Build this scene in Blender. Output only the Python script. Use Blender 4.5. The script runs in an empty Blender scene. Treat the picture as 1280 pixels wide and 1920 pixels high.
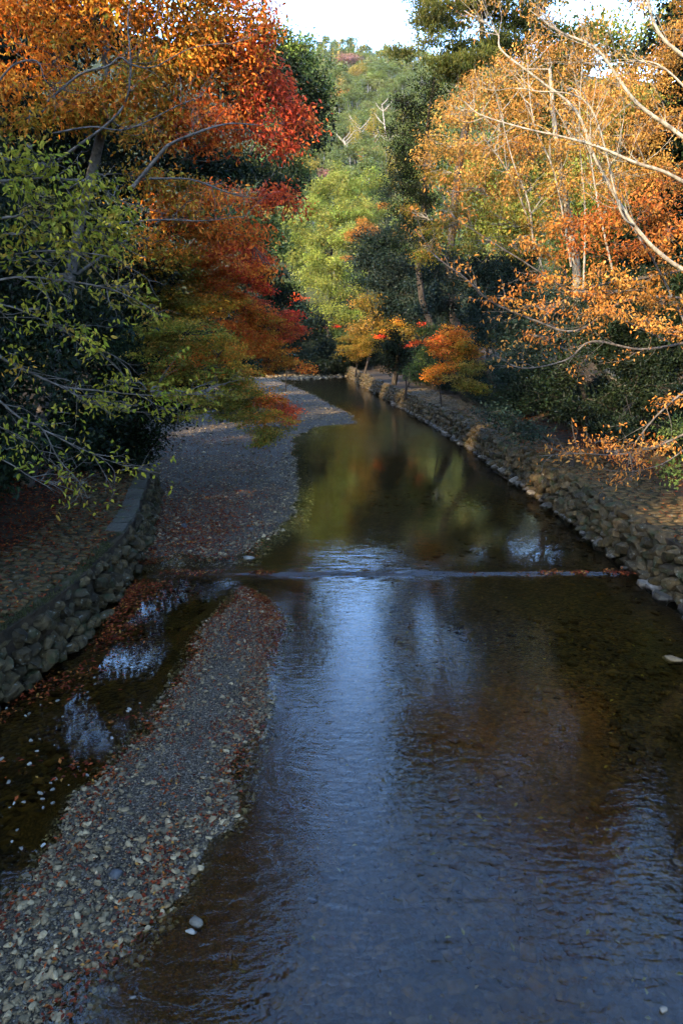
import bpy, math, random
import numpy as np
from mathutils import Vector

R = np.random.default_rng(7)
random.seed(7)
sc = bpy.context.scene
COL = sc.collection

# ------------------------------------------------------------------ camera, sky, sun, exposure
F = 1280.0                      # focal length in photo pixels (24 mm on a 36 mm high frame)
CAMH = 6.5                      # the bridge deck the photo is taken from
PITCH = math.atan(350 / F)
cam = bpy.data.objects.new('camera', bpy.data.cameras.new('camera'))
COL.objects.link(cam)
cam.data.sensor_fit = 'VERTICAL'; cam.data.sensor_height = 36; cam.data.lens = 24
cam.data.clip_start = 0.1; cam.data.clip_end = 4000
cam.location = (0, 0, CAMH); cam.rotation_euler = (math.pi / 2 - PITCH, 0, 0)
sc.camera = cam

SUN_AZ = math.radians(226)      # behind the viewer, to the left
SUN_EL = math.radians(27)
world = bpy.data.worlds.new('World'); sc.world = world; world.use_nodes = True
wn = world.node_tree
sky = wn.nodes.new('ShaderNodeTexSky'); sky.sky_type = 'NISHITA'; sky.sun_disc = False
sky.sun_elevation = SUN_EL; sky.sun_rotation = SUN_AZ; sky.dust_density = 1.0; sky.ozone_density = 4.5
wn.links.new(sky.outputs[0], wn.nodes['Background'].inputs[0])
wn.nodes['Background'].inputs[1].default_value = 0.15
sun = bpy.data.objects.new('sun', bpy.data.lights.new('sun', 'SUN')); COL.objects.link(sun)
sun.data.energy = 2.0; sun.data.angle = math.radians(0.5); sun.data.color = (1.0, 0.78, 0.50)
SD = Vector((math.sin(SUN_AZ) * math.cos(SUN_EL), math.cos(SUN_AZ) * math.cos(SUN_EL), math.sin(SUN_EL)))
sun.rotation_euler = SD.to_track_quat('Z', 'Y').to_euler()
sc.view_settings.view_transform = 'Standard'; sc.view_settings.look = 'None'
sc.view_settings.gamma = 1; sc.view_settings.use_curve_mapping = False
sc.view_settings.exposure = 3.95
sc.cycles.use_adaptive_sampling = True; sc.cycles.adaptive_threshold = 0.03
sc.cycles.max_bounces = 5; sc.cycles.diffuse_bounces = 2; sc.cycles.glossy_bounces = 2
sc.cycles.transmission_bounces = 3; sc.cycles.transparent_max_bounces = 8
sc.cycles.caustics_reflective = False; sc.cycles.caustics_refractive = False

# ------------------------------------------------------------------ photo pixel -> place
CP, SP = math.cos(PITCH), math.sin(PITCH)
def ray(px, py):
    u, v = (px - 640) / F, (960 - py) / F
    return np.array((u, CP + v * SP, -SP + v * CP))
def P(px, py, D):               # the point seen at (px, py) that stands D metres up the valley
    r = ray(px, py); t = D / r[1]
    return np.array((r[0] * t, D, CAMH + r[2] * t))
def G(px, py, z=0.0):           # the point seen at (px, py) that lies at height z
    r = ray(px, py); t = (z - CAMH) / r[2]
    return np.array((r[0] * t, r[1] * t, z))
def scale_at(px, py, D):        # metres per photo pixel there
    return D / ray(px, py)[1] / F

# ------------------------------------------------------------------ mesh building
def mesh_np(name, v, faces, cols=None, rnd=None, smooth=False, mat=None):
    """faces: list of integer arrays (n,k)"""
    me = bpy.data.meshes.new(name)
    v = np.asarray(v, np.float32)
    me.vertices.add(len(v)); me.vertices.foreach_set('co', v.ravel())
    fl = [np.asarray(f, np.int32) for f in faces if len(f)]
    nl = sum(f.size for f in fl); nf = sum(len(f) for f in fl)
    me.loops.add(nl); me.polygons.add(nf)
    me.loops.foreach_set('vertex_index', np.concatenate([f.ravel() for f in fl]))
    tot = np.concatenate([np.full(len(f), f.shape[1], np.int32) for f in fl])
    start = np.concatenate(([0], np.cumsum(tot)[:-1])).astype(np.int32)
    me.polygons.foreach_set('loop_start', start)
    me.polygons.foreach_set('use_smooth', np.full(nf, smooth, bool))
    if cols is not None:
        a = me.attributes.new('Col', 'FLOAT_COLOR', 'POINT')
        c4 = np.ones((len(v), 4), np.float32); c4[:, :3] = cols
        a.data.foreach_set('color', c4.ravel())
    if rnd is not None:
        a = me.attributes.new('rnd', 'FLOAT', 'POINT')
        a.data.foreach_set('value', np.asarray(rnd, np.float32))
    me.update(calc_edges=True)
    if mat: me.materials.append(mat)
    return me
def link(name, me, parent=None, label=None, cat=None, group=None, kind=None, loc=None):
    o = bpy.data.objects.new(name, me); COL.objects.link(o)
    if parent: o.parent = parent
    if loc is not None: o.location = loc
    tag(o, label, cat, group, kind)
    return o
def tag(o, label=None, cat=None, group=None, kind=None):
    for k, x in (('label', label), ('category', cat), ('group', group), ('kind', kind)):
        if x: o[k] = x
class Buf:
    def __init__(s): s.v = []; s.f = {}; s.c = []; s.r = []; s.n = 0
    def add(s, v, f, c=None, r=None):
        v = np.asarray(v, np.float32).reshape(-1, 3)
        f = np.asarray(f)
        s.f.setdefault(f.shape[1], []).append(f + s.n)
        s.v.append(v); s.n += len(v)
        if c is not None: s.c.append(np.broadcast_to(c, (len(v), 3)))
        if r is not None: s.r.append(np.broadcast_to(r, (len(v),)))
    def mesh(s, name, mat, smooth=False, origin=None):
        v = np.concatenate(s.v)
        if origin is not None: v = v - np.asarray(origin, np.float32)
        return mesh_np(name, v, [np.concatenate(x) for x in s.f.values()],
                       np.concatenate(s.c) if s.c else None, np.concatenate(s.r) if s.r else None, smooth, mat)
def unit(a): return a / np.maximum(np.linalg.norm(a, axis=-1, keepdims=True), 1e-9)

def tube(buf, pts, rad, sides=6, wob=0.0):
    pts = np.asarray(pts, float); n = len(pts)
    rad = np.broadcast_to(rad, (n,))
    d = unit(np.gradient(pts, axis=0))
    ref = np.array((0.31, 0.95, 0.05)) if abs(d[0][2]) > 0.8 else np.array((0.05, 0.1, 1.0))
    a = unit(np.cross(d, ref)); b = np.cross(d, a)
    th = np.arange(sides) * 2 * math.pi / sides
    rr = rad[:, None] * (1 + wob * R.normal(size=(n, sides)))
    v = pts[:, None] + rr[..., None] * (np.cos(th)[None, :, None] * a[:, None] + np.sin(th)[None, :, None] * b[:, None])
    i = np.arange(n - 1)[:, None] * sides; k = np.arange(sides)[None]; k2 = (k + 1) % sides
    f = np.stack((i + k, i + k2, i + sides + k2, i + sides + k), -1).reshape(-1, 4)
    buf.add(v.reshape(-1, 3), f)
def curve(pts, n=8):            # smooth polyline through the points
    pts = np.asarray(pts, float)
    if len(pts) == 2: 
        t = np.linspace(0, 1, n)[:, None]; return pts[0] * (1 - t) + pts[1] * t
    p = np.vstack((2 * pts[0] - pts[1], pts, 2 * pts[-1] - pts[-2])); out = []
    m = max(2, n // (len(pts) - 1))
    for i in range(1, len(p) - 2):
        t = np.linspace(0, 1, m, endpoint=False)[:, None]
        out.append(.5 * (2 * p[i] + (p[i + 1] - p[i - 1]) * t + (2 * p[i - 1] - 5 * p[i] + 4 * p[i + 1] - p[i + 2]) * t ** 2
                         + (3 * p[i] - p[i - 1] - 3 * p[i + 1] + p[i + 2]) * t ** 3))
    return np.vstack(out + [pts[-1:]])
def leaves(buf, pos, axis, normal, L, W, col, six=False):
    """pos (n,3) base, axis and normal (n,3), L and W (n,): pointed folded leaves"""
    n = len(pos)
    axis = unit(axis); side = unit(np.cross(axis, normal)); nor = np.cross(side, axis)
    L = np.broadcast_to(L, (n,))[:, None]; W = np.broadcast_to(W, (n,))[:, None] * .5
    tip = pos + axis * L - nor * L * .10
    if six:
        v = np.stack((pos, tip,
                      pos + axis * L * .28 + side * W * .85 + nor * W * .35, pos + axis * L * .62 + side * W * .8 + nor * W * .25,
                      pos + axis * L * .28 - side * W * .85 + nor * W * .35, pos + axis * L * .62 - side * W * .8 + nor * W * .25), 1)
        b = np.arange(n)[:, None] * 6
        f = np.concatenate((b + np.array([[0, 2, 3, 1]]), b + np.array([[0, 1, 5, 4]])))
        k = 6
    else:
        v = np.stack((pos, pos + axis * L * .45 + side * W + nor * W * .3, tip, pos + axis * L * .45 - side * W + nor * W * .3), 1)
        b = np.arange(n)[:, None] * 4
        f = np.concatenate((b + np.array([[0, 1, 2]]), b + np.array([[0, 2, 3]])))
        k = 4
    buf.add(v.reshape(-1, 3), f, np.repeat(col, k, 0))

# ------------------------------------------------------------------ smooth value noise for shapes
_g = R.random((64, 64))
def vnoise(x, y):
    x = np.asarray(x, float); y = np.asarray(y, float)
    xi = np.floor(x).astype(int); yi = np.floor(y).astype(int); fx = x - xi; fy = y - yi
    fx = fx * fx * (3 - 2 * fx); fy = fy * fy * (3 - 2 * fy)
    g = lambda a, b: _g[a % 64, b % 64]
    return (g(xi, yi) * (1 - fx) + g(xi + 1, yi) * fx) * (1 - fy) + (g(xi, yi + 1) * (1 - fx) + g(xi + 1, yi + 1) * fx) * fy - .5
def sdist(x, y, poly):          # signed distance, positive inside
    x = np.asarray(x, float); y = np.asarray(y, float)
    d = np.full(x.shape, 1e9); ins = np.zeros(x.shape, bool); n = len(poly)
    for i in range(n):
        ax, ay = poly[i][:2]; bx, by = poly[(i + 1) % n][:2]
        ex, ey = bx - ax, by - ay; l2 = ex * ex + ey * ey + 1e-12
        t = np.clip(((x - ax) * ex + (y - ay) * ey) / l2, 0, 1)
        d = np.minimum(d, np.hypot(x - ax - t * ex, y - ay - t * ey))
        c = ((ay > y) != (by > y)) & (x < ex * (y - ay) / (ey + 1e-12) + ax)
        ins ^= c
    return np.where(ins, d, -d)
def grid(name, X, Y, Z, mat, smooth=True, keep=None, rnd=None):
    h, w = X.shape
    v = np.stack((X, Y, Z), -1).reshape(-1, 3)
    i = np.arange(h - 1)[:, None] * w + np.arange(w - 1)[None]
    f = np.stack((i, i + 1, i + w + 1, i + w), -1).reshape(-1, 4)
    if keep is not None: f = f[keep.reshape(-1)[f].any(1)]
    used = np.zeros(len(v), bool); used[f.ravel()] = True
    m = np.cumsum(used) - 1
    return mesh_np(name, v[used], [m[f]], None, None if rnd is None else rnd.reshape(-1)[used], smooth, mat)

# ------------------------------------------------------------------ materials
def newmat(name):
    m = bpy.data.materials.new(name); m.use_nodes = True
    nt = m.node_tree; nt.nodes.clear()
    out = nt.nodes.new('ShaderNodeOutputMaterial')
    def N(t, **k):
        n = nt.nodes.new(t)
        for a, b in k.items():
            if a in n.inputs.keys() if isinstance(a, str) else False: n.inputs[a].default_value = b
            else: setattr(n, a, b)
        return n
    return m, nt, out, N
def L_(nt, a, b): nt.links.new(a, b)
def ramp(N, stops):
    r = N('ShaderNodeValToRGB'); e = r.color_ramp.elements
    while len(e) < len(stops): e.new(0.5)
    for x, (p, c) in zip(e, stops): x.position = p; x.color = (*c, 1)
    return r
def mat_leaf(name, trans=.35, sheen=.03):
    m, nt, out, N = newmat(name)
    a = N('ShaderNodeAttribute', attribute_name='Col')
    p = N('ShaderNodeBsdfDiffuse'); t = N('ShaderNodeBsdfTranslucent'); mx = N('ShaderNodeMixShader'); mx.inputs[0].default_value = trans
    L_(nt, a.outputs['Color'], p.inputs['Color']); L_(nt, a.outputs['Color'], t.inputs['Color'])
    L_(nt, p.outputs[0], mx.inputs[1]); L_(nt, t.outputs[0], mx.inputs[2])
    g = N('ShaderNodeBsdfGlossy'); g.inputs['Roughness'].default_value = .45; m2 = N('ShaderNodeMixShader'); m2.inputs[0].default_value = sheen
    L_(nt, mx.outputs[0], m2.inputs[1]); L_(nt, g.outputs[0], m2.inputs[2]); L_(nt, m2.outputs[0], out.inputs[0])
    return m
def mat_rough(name, stops, scale=4, rough=.85, bump=.3, detail=6, bscale=None, stretch=None, dist=.02, spots=None, obj=False):
    m, nt, out, N = newmat(name)
    tc = N('ShaderNodeTexCoord'); mp = N('ShaderNodeMapping')
    if stretch: mp.inputs['Scale'].default_value = stretch
    L_(nt, tc.outputs['Object'], mp.inputs[0])
    n = N('ShaderNodeTexNoise'); n.inputs['Scale'].default_value = scale; n.inputs['Detail'].default_value = detail
    L_(nt, mp.outputs[0], n.inputs['Vector'])
    r = ramp(N, stops); L_(nt, n.outputs[0], r.inputs[0]); c = r.outputs[0]
    if spots:
        n3 = N('ShaderNodeTexNoise'); n3.inputs['Scale'].default_value = spots[1]; n3.inputs['Detail'].default_value = 5
        L_(nt, mp.outputs[0], n3.inputs['Vector'])
        mr = N('ShaderNodeMapRange'); mr.inputs[1].default_value = spots[2]; mr.inputs[2].default_value = spots[2] + .08
        L_(nt, n3.outputs[0], mr.inputs[0])
        mx = N('ShaderNodeMix', data_type='RGBA'); L_(nt, mr.outputs[0], mx.inputs[0]); L_(nt, c, mx.inputs[6]); mx.inputs[7].default_value = (*spots[0], 1)
        c = mx.outputs[2]
    p = N('ShaderNodeBsdfPrincipled'); p.inputs['Roughness'].default_value = rough; p.inputs['Specular IOR Level'].default_value = .06
    L_(nt, c, p.inputs['Base Color'])
    n2 = N('ShaderNodeTexNoise'); n2.inputs['Scale'].default_value = bscale or scale * 3; n2.inputs['Detail'].default_value = 8
    L_(nt, mp.outputs[0], n2.inputs['Vector'])
    b = N('ShaderNodeBump'); b.inputs['Strength'].default_value = bump; b.inputs['Distance'].default_value = dist
    L_(nt, n2.outputs[0], b.inputs['Height']); L_(nt, b.outputs[0], p.inputs['Normal'])
    L_(nt, p.outputs[0], out.inputs[0])
    return m
def mat_stone(name, stops, per_object, mottle=.5, scale=9, moss=None, rough=.75, bump=.5, dist=.02):
    """stops: the range of stone colours; each stone takes its own"""
    m, nt, out, N = newmat(name)
    if per_object: s = N('ShaderNodeObjectInfo').outputs['Random']
    else: s = N('ShaderNodeAttribute', attribute_name='rnd').outputs['Fac']
    r = ramp(N, stops); L_(nt, s, r.inputs[0])
    geo = N('ShaderNodeNewGeometry')
    n = N('ShaderNodeTexNoise'); n.inputs['Scale'].default_value = scale; n.inputs['Detail'].default_value = 7
    L_(nt, geo.outputs['Position'], n.inputs['Vector'])
    mr = N('ShaderNodeMapRange'); mr.inputs[1].default_value = .3; mr.inputs[2].default_value = .7
    mr.inputs[3].default_value = 1 - mottle; mr.inputs[4].default_value = 1 + mottle
    L_(nt, n.outputs[0], mr.inputs[0])
    mu = N('ShaderNodeMix', data_type='RGBA', blend_type='MULTIPLY'); mu.inputs[0].default_value = 1
    L_(nt, r.outputs[0], mu.inputs[6]); L_(nt, mr.outputs[0], mu.inputs[7]); c = mu.outputs[2]
    if moss:
        n3 = N('ShaderNodeTexNoise'); n3.inputs['Scale'].default_value = 3.1; n3.inputs['Detail'].default_value = 6
        L_(nt, geo.outputs['Position'], n3.inputs['Vector'])
        m3 = N('ShaderNodeMapRange'); m3.inputs[1].default_value = moss[1]; m3.inputs[2].default_value = moss[1] + .12
        L_(nt, n3.outputs[0], m3.inputs[0])
        mx = N('ShaderNodeMix', data_type='RGBA'); L_(nt, m3.outputs[0], mx.inputs[0]); L_(nt, c, mx.inputs[6]); mx.inputs[7].default_value = (*moss[0], 1)
        c = mx.outputs[2]
        n4 = N('ShaderNodeTexNoise'); n4.inputs['Scale'].default_value = 14; n4.inputs['Detail'].default_value = 4
        L_(nt, geo.outputs['Position'], n4.inputs['Vector'])
        m4 = N('ShaderNodeMapRange'); m4.inputs[1].default_value = .64; m4.inputs[2].default_value = .70
        L_(nt, n4.outputs[0], m4.inputs[0])
        mx2 = N('ShaderNodeMix', data_type='RGBA'); L_(nt, m4.outputs[0], mx2.inputs[0]); L_(nt, c, mx2.inputs[6]); mx2.inputs[7].default_value = (.075, .073, .056, 1)
        c = mx2.outputs[2]
    p = N('ShaderNodeBsdfPrincipled'); p.inputs['Roughness'].default_value = rough; p.inputs['Specular IOR Level'].default_value = .10
    L_(nt, c, p.inputs['Base Color'])
    n2 = N('ShaderNodeTexNoise'); n2.inputs['Scale'].default_value = scale * 2.5; n2.inputs['Detail'].default_value = 8
    L_(nt, geo.outputs['Position'], n2.inputs['Vector'])
    b = N('ShaderNodeBump'); b.inputs['Strength'].default_value = bump; b.inputs['Distance'].default_value = dist
    L_(nt, n2.outputs[0], b.inputs['Height']); L_(nt, b.outputs[0], p.inputs['Normal'])
    L_(nt, p.outputs[0], out.inputs[0])
    return m
def mat_gravel(name, stops, cell, bump=.8, tint=None, algae=None):
    m, nt, out, N = newmat(name)
    geo = N('ShaderNodeNewGeometry')
    v = N('ShaderNodeTexVoronoi'); v.inputs['Scale'].default_value = cell; L_(nt, geo.outputs['Position'], v.inputs['Vector'])
    sp = N('ShaderNodeSeparateColor'); L_(nt, v.outputs['Color'], sp.inputs[0])
    r = ramp(N, stops); L_(nt, sp.outputs[0], r.inputs[0])
    c = r.outputs[0]
    n = N('ShaderNodeTexNoise'); n.inputs['Scale'].default_value = .9; n.inputs['Detail'].default_value = 5
    L_(nt, geo.outputs['Position'], n.inputs['Vector'])
    mr = N('ShaderNodeMapRange'); mr.inputs[1].default_value = .35; mr.inputs[2].default_value = .65
    L_(nt, n.outputs[0], mr.inputs[0])
    mx = N('ShaderNodeMix', data_type='RGBA', blend_type='MULTIPLY'); L_(nt, mr.outputs[0], mx.inputs[0]); L_(nt, c, mx.inputs[6]); mx.inputs[7].default_value = (*(tint or (.6, .55, .45)), 1)
    p = N('ShaderNodeBsdfPrincipled'); p.inputs['Roughness'].default_value = .8; p.inputs['Specular IOR Level'].default_value = .08; c = mx.outputs[2]
    if algae:
        sx = N('ShaderNodeSeparateXYZ'); L_(nt, geo.outputs['Position'], sx.inputs[0])
        ma = N('ShaderNodeMapRange'); ma.inputs[1].default_value = .01; ma.inputs[2].default_value = -.06; L_(nt, sx.outputs[2], ma.inputs[0])
        r2 = ramp(N, algae); L_(nt, sp.outputs[1], r2.inputs[0])
        m5 = N('ShaderNodeMix', data_type='RGBA'); L_(nt, ma.outputs[0], m5.inputs[0]); L_(nt, c, m5.inputs[6]); L_(nt, r2.outputs[0], m5.inputs[7]); c = m5.outputs[2]
    L_(nt, c, p.inputs['Base Color'])
    iv = N('ShaderNodeMath', operation='SUBTRACT'); iv.inputs[0].default_value = 1; L_(nt, v.outputs['Distance'], iv.inputs[1])
    b = N('ShaderNodeBump'); b.inputs['Strength'].default_value = bump; b.inputs['Distance'].default_value = .5 / cell
    L_(nt, iv.outputs[0], b.inputs['Height']); L_(nt, b.outputs[0], p.inputs['Normal'])
    L_(nt, p.outputs[0], out.inputs[0])
    return m

M_leaf = mat_leaf('leaf', .38, .003)
M_gloss = mat_leaf('leaf_glossy', .2, .006)
M_litter = mat_leaf('leaf_fallen', .1, .004)
M_bark = mat_rough('bark', [(.3, (.010, .008, .006)), (.7, (.034, .027, .021))], 6, .9, .6, stretch=(3, 3, .7), spots=((.055, .053, .042), 3.0, .62))
M_barkp = mat_rough('bark_pale', [(.3, (.06, .048, .032)), (.7, (.18, .155, .112))], 5, .8, .5, stretch=(2, 2, 1), spots=((.10, .09, .07), 6.0, .6))
M_twig = mat_rough('bark_grey', [(.3, (.022, .018, .014)), (.7, (.08, .068, .055))], 8, .8, .3)
M_dead = mat_rough('dead_wood', [(.3, (.09, .078, .06)), (.7, (.2, .18, .145))], 3, .85, .3)
M_soil = mat_rough('soil', [(.35, (.010, .008, .005)), (.6, (.028, .019, .011)), (.75, (.017, .019, .006))], 2.5, .95, .8, dist=.06)
M_earth = mat_rough('earth_moss', [(.35, (.012, .009, .005)), (.55, (.017, .016, .006)), (.7, (.035, .027, .017))], 3, .95, .7, dist=.03)
M_backing = mat_rough('wall_earth', [(.35, (.012, .010, .007)), (.65, (.03, .03, .015))], 4, .95, .6)
M_hill = mat_rough('hill_ground', [(.35, (.008, .012, .005)), (.65, (.02, .022, .008))], .2, .95, .3)
WALLC = [(0, (0.0106, 0.0075, 0.0031)), (0.3, (0.0213, 0.015, 0.0063)), (0.6, (0.032, 0.0219, 0.009)), (0.85, (0.0234, 0.0156, 0.0053)), (1, (0.0448, 0.0304, 0.0124))]
M_wall_o = mat_stone('wall_stone', WALLC, True, .6, 9, ((.014, .016, .006), .53))
M_wall_m = mat_stone('wall_stone_far', WALLC, False, .5, 9, ((.014, .016, .006), .55))
PAVEC = [(0, (0.0215, 0.014, 0.005)), (0.5, (0.0366, 0.0235, 0.008)), (0.8, (0.0459, 0.0278, 0.0088)), (1, (0.0306, 0.0219, 0.0088))]
M_pave_o = mat_stone('paving_stone', PAVEC, True, .35, 12, ((.02, .022, .008), .58))
M_pave_m = mat_stone('paving_stone_small', PAVEC, False, .35, 12, ((.02, .022, .008), .58))
PEBC = [(0, (0.0265, 0.0206, 0.0117)), (0.25, (0.0606, 0.0455, 0.0242)), (0.5, (0.0947, 0.0702, 0.0367)), (0.7, (0.0795, 0.0523, 0.0242)), (0.85, (0.1364, 0.1004, 0.0527)), (1, (0.1893, 0.1403, 0.0747))]
M_peb_o = mat_stone('river_stone', PEBC, True, .3, 16, rough=.6, bump=.25, dist=.01)
M_peb_m = mat_stone('pebble', PEBC, False, .3, 16, rough=.6, bump=.2, dist=.01)
BEDC = [(0, (0.0098, 0.0048, 0.0005)), (0.4, (0.0212, 0.0102, 0.001)), (0.7, (0.031, 0.0151, 0.0016)), (1, (0.0537, 0.0271, 0.003))]
M_bedst = mat_stone('bed_stone', BEDC, False, .4, 8, rough=.9)
M_bed = mat_gravel('river_bed', BEDC, 14, .6, (.55, .6, .4))
M_bar = mat_gravel('gravel', [(0, (.008, .006, .004)), (.5, (.031, .024, .016)), (.8, (.054, .044, .031)), (1, (.11, .095, .073))], 42, .9, (.7, .68, .66), BEDC)

# ------------------------------------------------------------------ the lie of the land
RW = [G(*p) for p in ((1280, 1135), (1215, 1092), (1140, 1035), (1040, 955), (960, 895), (875, 837), (810, 795), (690, 731), (652, 706))]
RWy = np.array([-30, 0] + [p[1] for p in RW] + [RW[-1][1] + 12]); RWx = np.array([9.6, 8.9] + [p[0] for p in RW] + [RW[-1][0] - 6])
LW = [G(*p) for p in ((0, 1320), (100, 1245), (170, 1182), (255, 1072), (272, 1040), (298, 935))]
LWy = np.array([-30, 0] + [p[1] for p in LW]); LWx = np.array([-7.6, -6.9] + [p[0] for p in LW])
def xr(y): return np.interp(y, RWy, RWx)
L_END = LW[-1][1]
def xl(y):
    y = np.asarray(y, float)
    far = np.interp(y, [L_END + 1.5, 34, 45, 60, 75, 90, 130], [-9.5, -11, -13, -15, -17, -30, -60])
    return np.where(y < L_END, np.interp(y, LWy, LWx), np.where(y < L_END + 1.5, LWx[-1] + (far - LWx[-1]) * (y - L_END) / 1.5, far))
def ztopL(y): return np.interp(y, [L_END - .5, L_END + 2, 60], [1.2, .25, .3])
WEIR = G(640, 1078)[1]
def hill_z(x, y):
    s = np.clip((y - 104) / 300, 0, 1.0)
    z = 1.0 + 138 * s ** .95 + 9 * vnoise(x / 55 + 3, y / 60 + 9) * s + 4 * vnoise(x / 22, y / 25) * s
    z = z - np.clip(y - 404, 0, None) * .3
    z = z * (1 - .0007 * np.clip(x - 60, 0, 300)) + .25 * np.clip(-x - 40, 0, 200) * s
    return z - np.clip((104 - y) / 14, 0, 1) * 2.0
def gzL(x, y):
    s = np.clip(xl(y) - x, 0, None)
    return ztopL(y) + np.clip(s - 3.0, 0, None) * .30 + np.clip(s - 20, 0, None) * .2 + .2 * vnoise(x * .4, y * .4) * np.clip(s - 2, 0, 1)
def gzR(x, y):
    s = np.clip(x - xr(y) - .5, 0, None)
    return 1.2 - np.clip((y - 70) / 20, 0, 1) * .5 + np.clip(s - 4.2, 0, None) * .28 + .25 * vnoise(x * .5, y * .5) * np.clip(s - 3, 0, 1)
def gz(x, y):
    if y > 104 or (y > 92 and -20 < x < 6): return float(hill_z(x, y))
    return float(gzL(x, y)) if x < 0 else float(gzR(x, y))

# riverbed, and the ground under and beyond everything
X, Y = np.meshgrid(np.linspace(-60, 24, 170), np.concatenate((np.linspace(-12, 30, 120), np.linspace(30.5, 110, 60))))
Z = -.34 + .10 * vnoise(X * .5, Y * .35) + .04 * vnoise(X * 2, Y * 2)
Z = np.where((X < -2.2 + (Y - 8) * .05) & (Y < WEIR), -.13 + .07 * vnoise(X * .9, Y * .7), Z)
link('riverbed', grid('riverbed', X, Y, Z, M_bed), kind='structure')
gp = np.array(((-1500, -600, -1.2), (1500, -600, -1.2), (1500, 2400, -1.2), (-1500, 2400, -1.2)))
link('ground', mesh_np('ground', gp, [np.array([[0, 1, 2, 3]])], mat=M_soil), kind='structure')

ys = np.concatenate((np.linspace(-40, 30, 110), np.linspace(31, 112, 60)))
ss = np.array((0, .15, .4, .8, 1.3, 2, 3, 4, 5.5, 8, 11, 15, 20, 28, 40, 60, 90, 140))
Yb, Sb = np.meshgrid(ys, ss, indexing='ij')
Xb = xl(Yb) - .12 - Sb
Zb = gzL(Xb, Yb) - .02 + .05 * vnoise(Xb * 3, Yb * 3) * (Sb > 2.2)
Xb = np.concatenate((xl(ys)[:, None] - .12, Xb), 1); Zb = np.concatenate((np.full((len(ys), 1), -1.0), Zb), 1); Yb2 = np.concatenate((ys[:, None], Yb), 1)
link('bank_left', grid('bank_left', Xb[:, ::-1], Yb2, Zb[:, ::-1], M_soil, smooth=False), kind='structure')
Xb = xr(Yb) + .35 + Sb
Zb = gzR(Xb, Yb) - .02 + .05 * vnoise(Xb * 3, Yb * 3) * (Sb > 3.2)
Xb = np.concatenate((xr(ys)[:, None] + .35, Xb), 1); Zb = np.concatenate((np.full((len(ys), 1), -1.0), Zb), 1)
link('bank_right', grid('bank_right', Xb, Yb2, Zb, M_soil, smooth=False), kind='structure')
X, Y = np.meshgrid(np.linspace(-420, 420, 120), np.linspace(88, 620, 110))
link('hill', grid('hill', X, Y, hill_z(X, Y), M_hill), kind='structure')

# ------------------------------------------------------------------ water
def water_material():
    m, nt, out, N = newmat('river_water')
    geo = N('ShaderNodeNewGeometry')
    rip = N('ShaderNodeAttribute', attribute_name='rnd')
    def noise(sx, sy, scale, det, dist=0):
        mp = N('ShaderNodeMapping'); mp.inputs['Scale'].default_value = (sx, sy, 1); L_(nt, geo.outputs['Position'], mp.inputs[0])
        n = N('ShaderNodeTexNoise'); n.inputs['Scale'].default_value = scale; n.inputs['Detail'].default_value = det; n.inputs['Distortion'].default_value = dist
        L_(nt, mp.outputs[0], n.inputs['Vector']); return n.outputs[0]
    a = noise(.42, 1.3, 6.0, 2.5, .8)
    b2 = noise(.75, 1.1, 19, 2, .4)
    ad = N('ShaderNodeMath', operation='MULTIPLY_ADD'); L_(nt, b2, ad.inputs[0]); ad.inputs[1].default_value = .28; L_(nt, a, ad.inputs[2])
    ml = N('ShaderNodeMath', operation='MULTIPLY'); L_(nt, ad.outputs[0], ml.inputs[0]); L_(nt, rip.outputs['Fac'], ml.inputs[1])
    bp = N('ShaderNodeBump'); bp.inputs['Strength'].default_value = 1; bp.inputs['Distance'].default_value = .019
    L_(nt, ml.outputs[0], bp.inputs['Height'])
    fr = N('ShaderNodeFresnel'); fr.inputs[0].default_value = 1.33; L_(nt, bp.outputs[0], fr.inputs['Normal'])
    gl = N('ShaderNodeBsdfGlossy'); gl.inputs['Color'].default_value = (1, 1, 1, 1); gl.inputs['Roughness'].default_value = .02; L_(nt, bp.outputs[0], gl.inputs['Normal'])
    tr = N('ShaderNodeBsdfTransparent'); tr.inputs[0].default_value = (.78, .74, .55, 1)
    mx = N('ShaderNodeMixShader'); L_(nt, fr.outputs[0], mx.inputs[0]); L_(nt, tr.outputs[0], mx.inputs[1]); L_(nt, gl.outputs[0], mx.inputs[2])
    L_(nt, mx.outputs[0], out.inputs[0])
    return m
M_water = water_material()
xs = np.concatenate((np.linspace(-70, -9, 12), np.linspace(-8.5, 10, 110), np.linspace(10.5, 24, 8)))
yy = np.concatenate((np.linspace(-14, 4, 10), np.linspace(4.2, 14.8, 70), np.linspace(14.9, 20.5, 130), np.linspace(20.8, 40, 40), np.linspace(41, 110, 40)))
X, Y = np.meshgrid(xs, yy)
wy = WEIR + .10 * vnoise(X * .35, X * 0 + 2) + .07 * vnoise(X * 2.3, X * 0)      # the weir's lip
mid = np.clip(1.2 - np.abs(X - .6) / 4.2, .12, 1)                               # the current runs in the middle
dy = Y - wy
Z = np.where(dy > 0, .07, .07 * np.clip(1 + dy / .09, 0, 1))
near = np.exp(-np.clip(dy, 0, None) / .5) * (dy > -.5)
Z = Z + mid * near * (.06 * vnoise(X * 1.5, Y * 6.0) + .06 * vnoise(X * 3.6 + 8, Y * 9.5)) * np.clip((dy + .5) / .4, 0, 1)
ripple = .22 + 0 * X
ripple = np.where(dy > 0, .08 + .8 * np.exp(-dy / 1.5) * mid, ripple)
ripple = np.where((dy <= 0), .20 + .30 * np.exp(-((X + .5 - (WEIR - Y) * .10) / 2.2) ** 2) * np.clip((15.5 - Y) / 4, .15, 1) + .5 * np.clip((10 - Y) / 4, 0, 1), ripple)
ripple = ripple * np.where((X < -2.6) & (dy < 0) & (Y > 7), .25, 1) * (1 + .7 * vnoise(X * .8, Y * .5))
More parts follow.
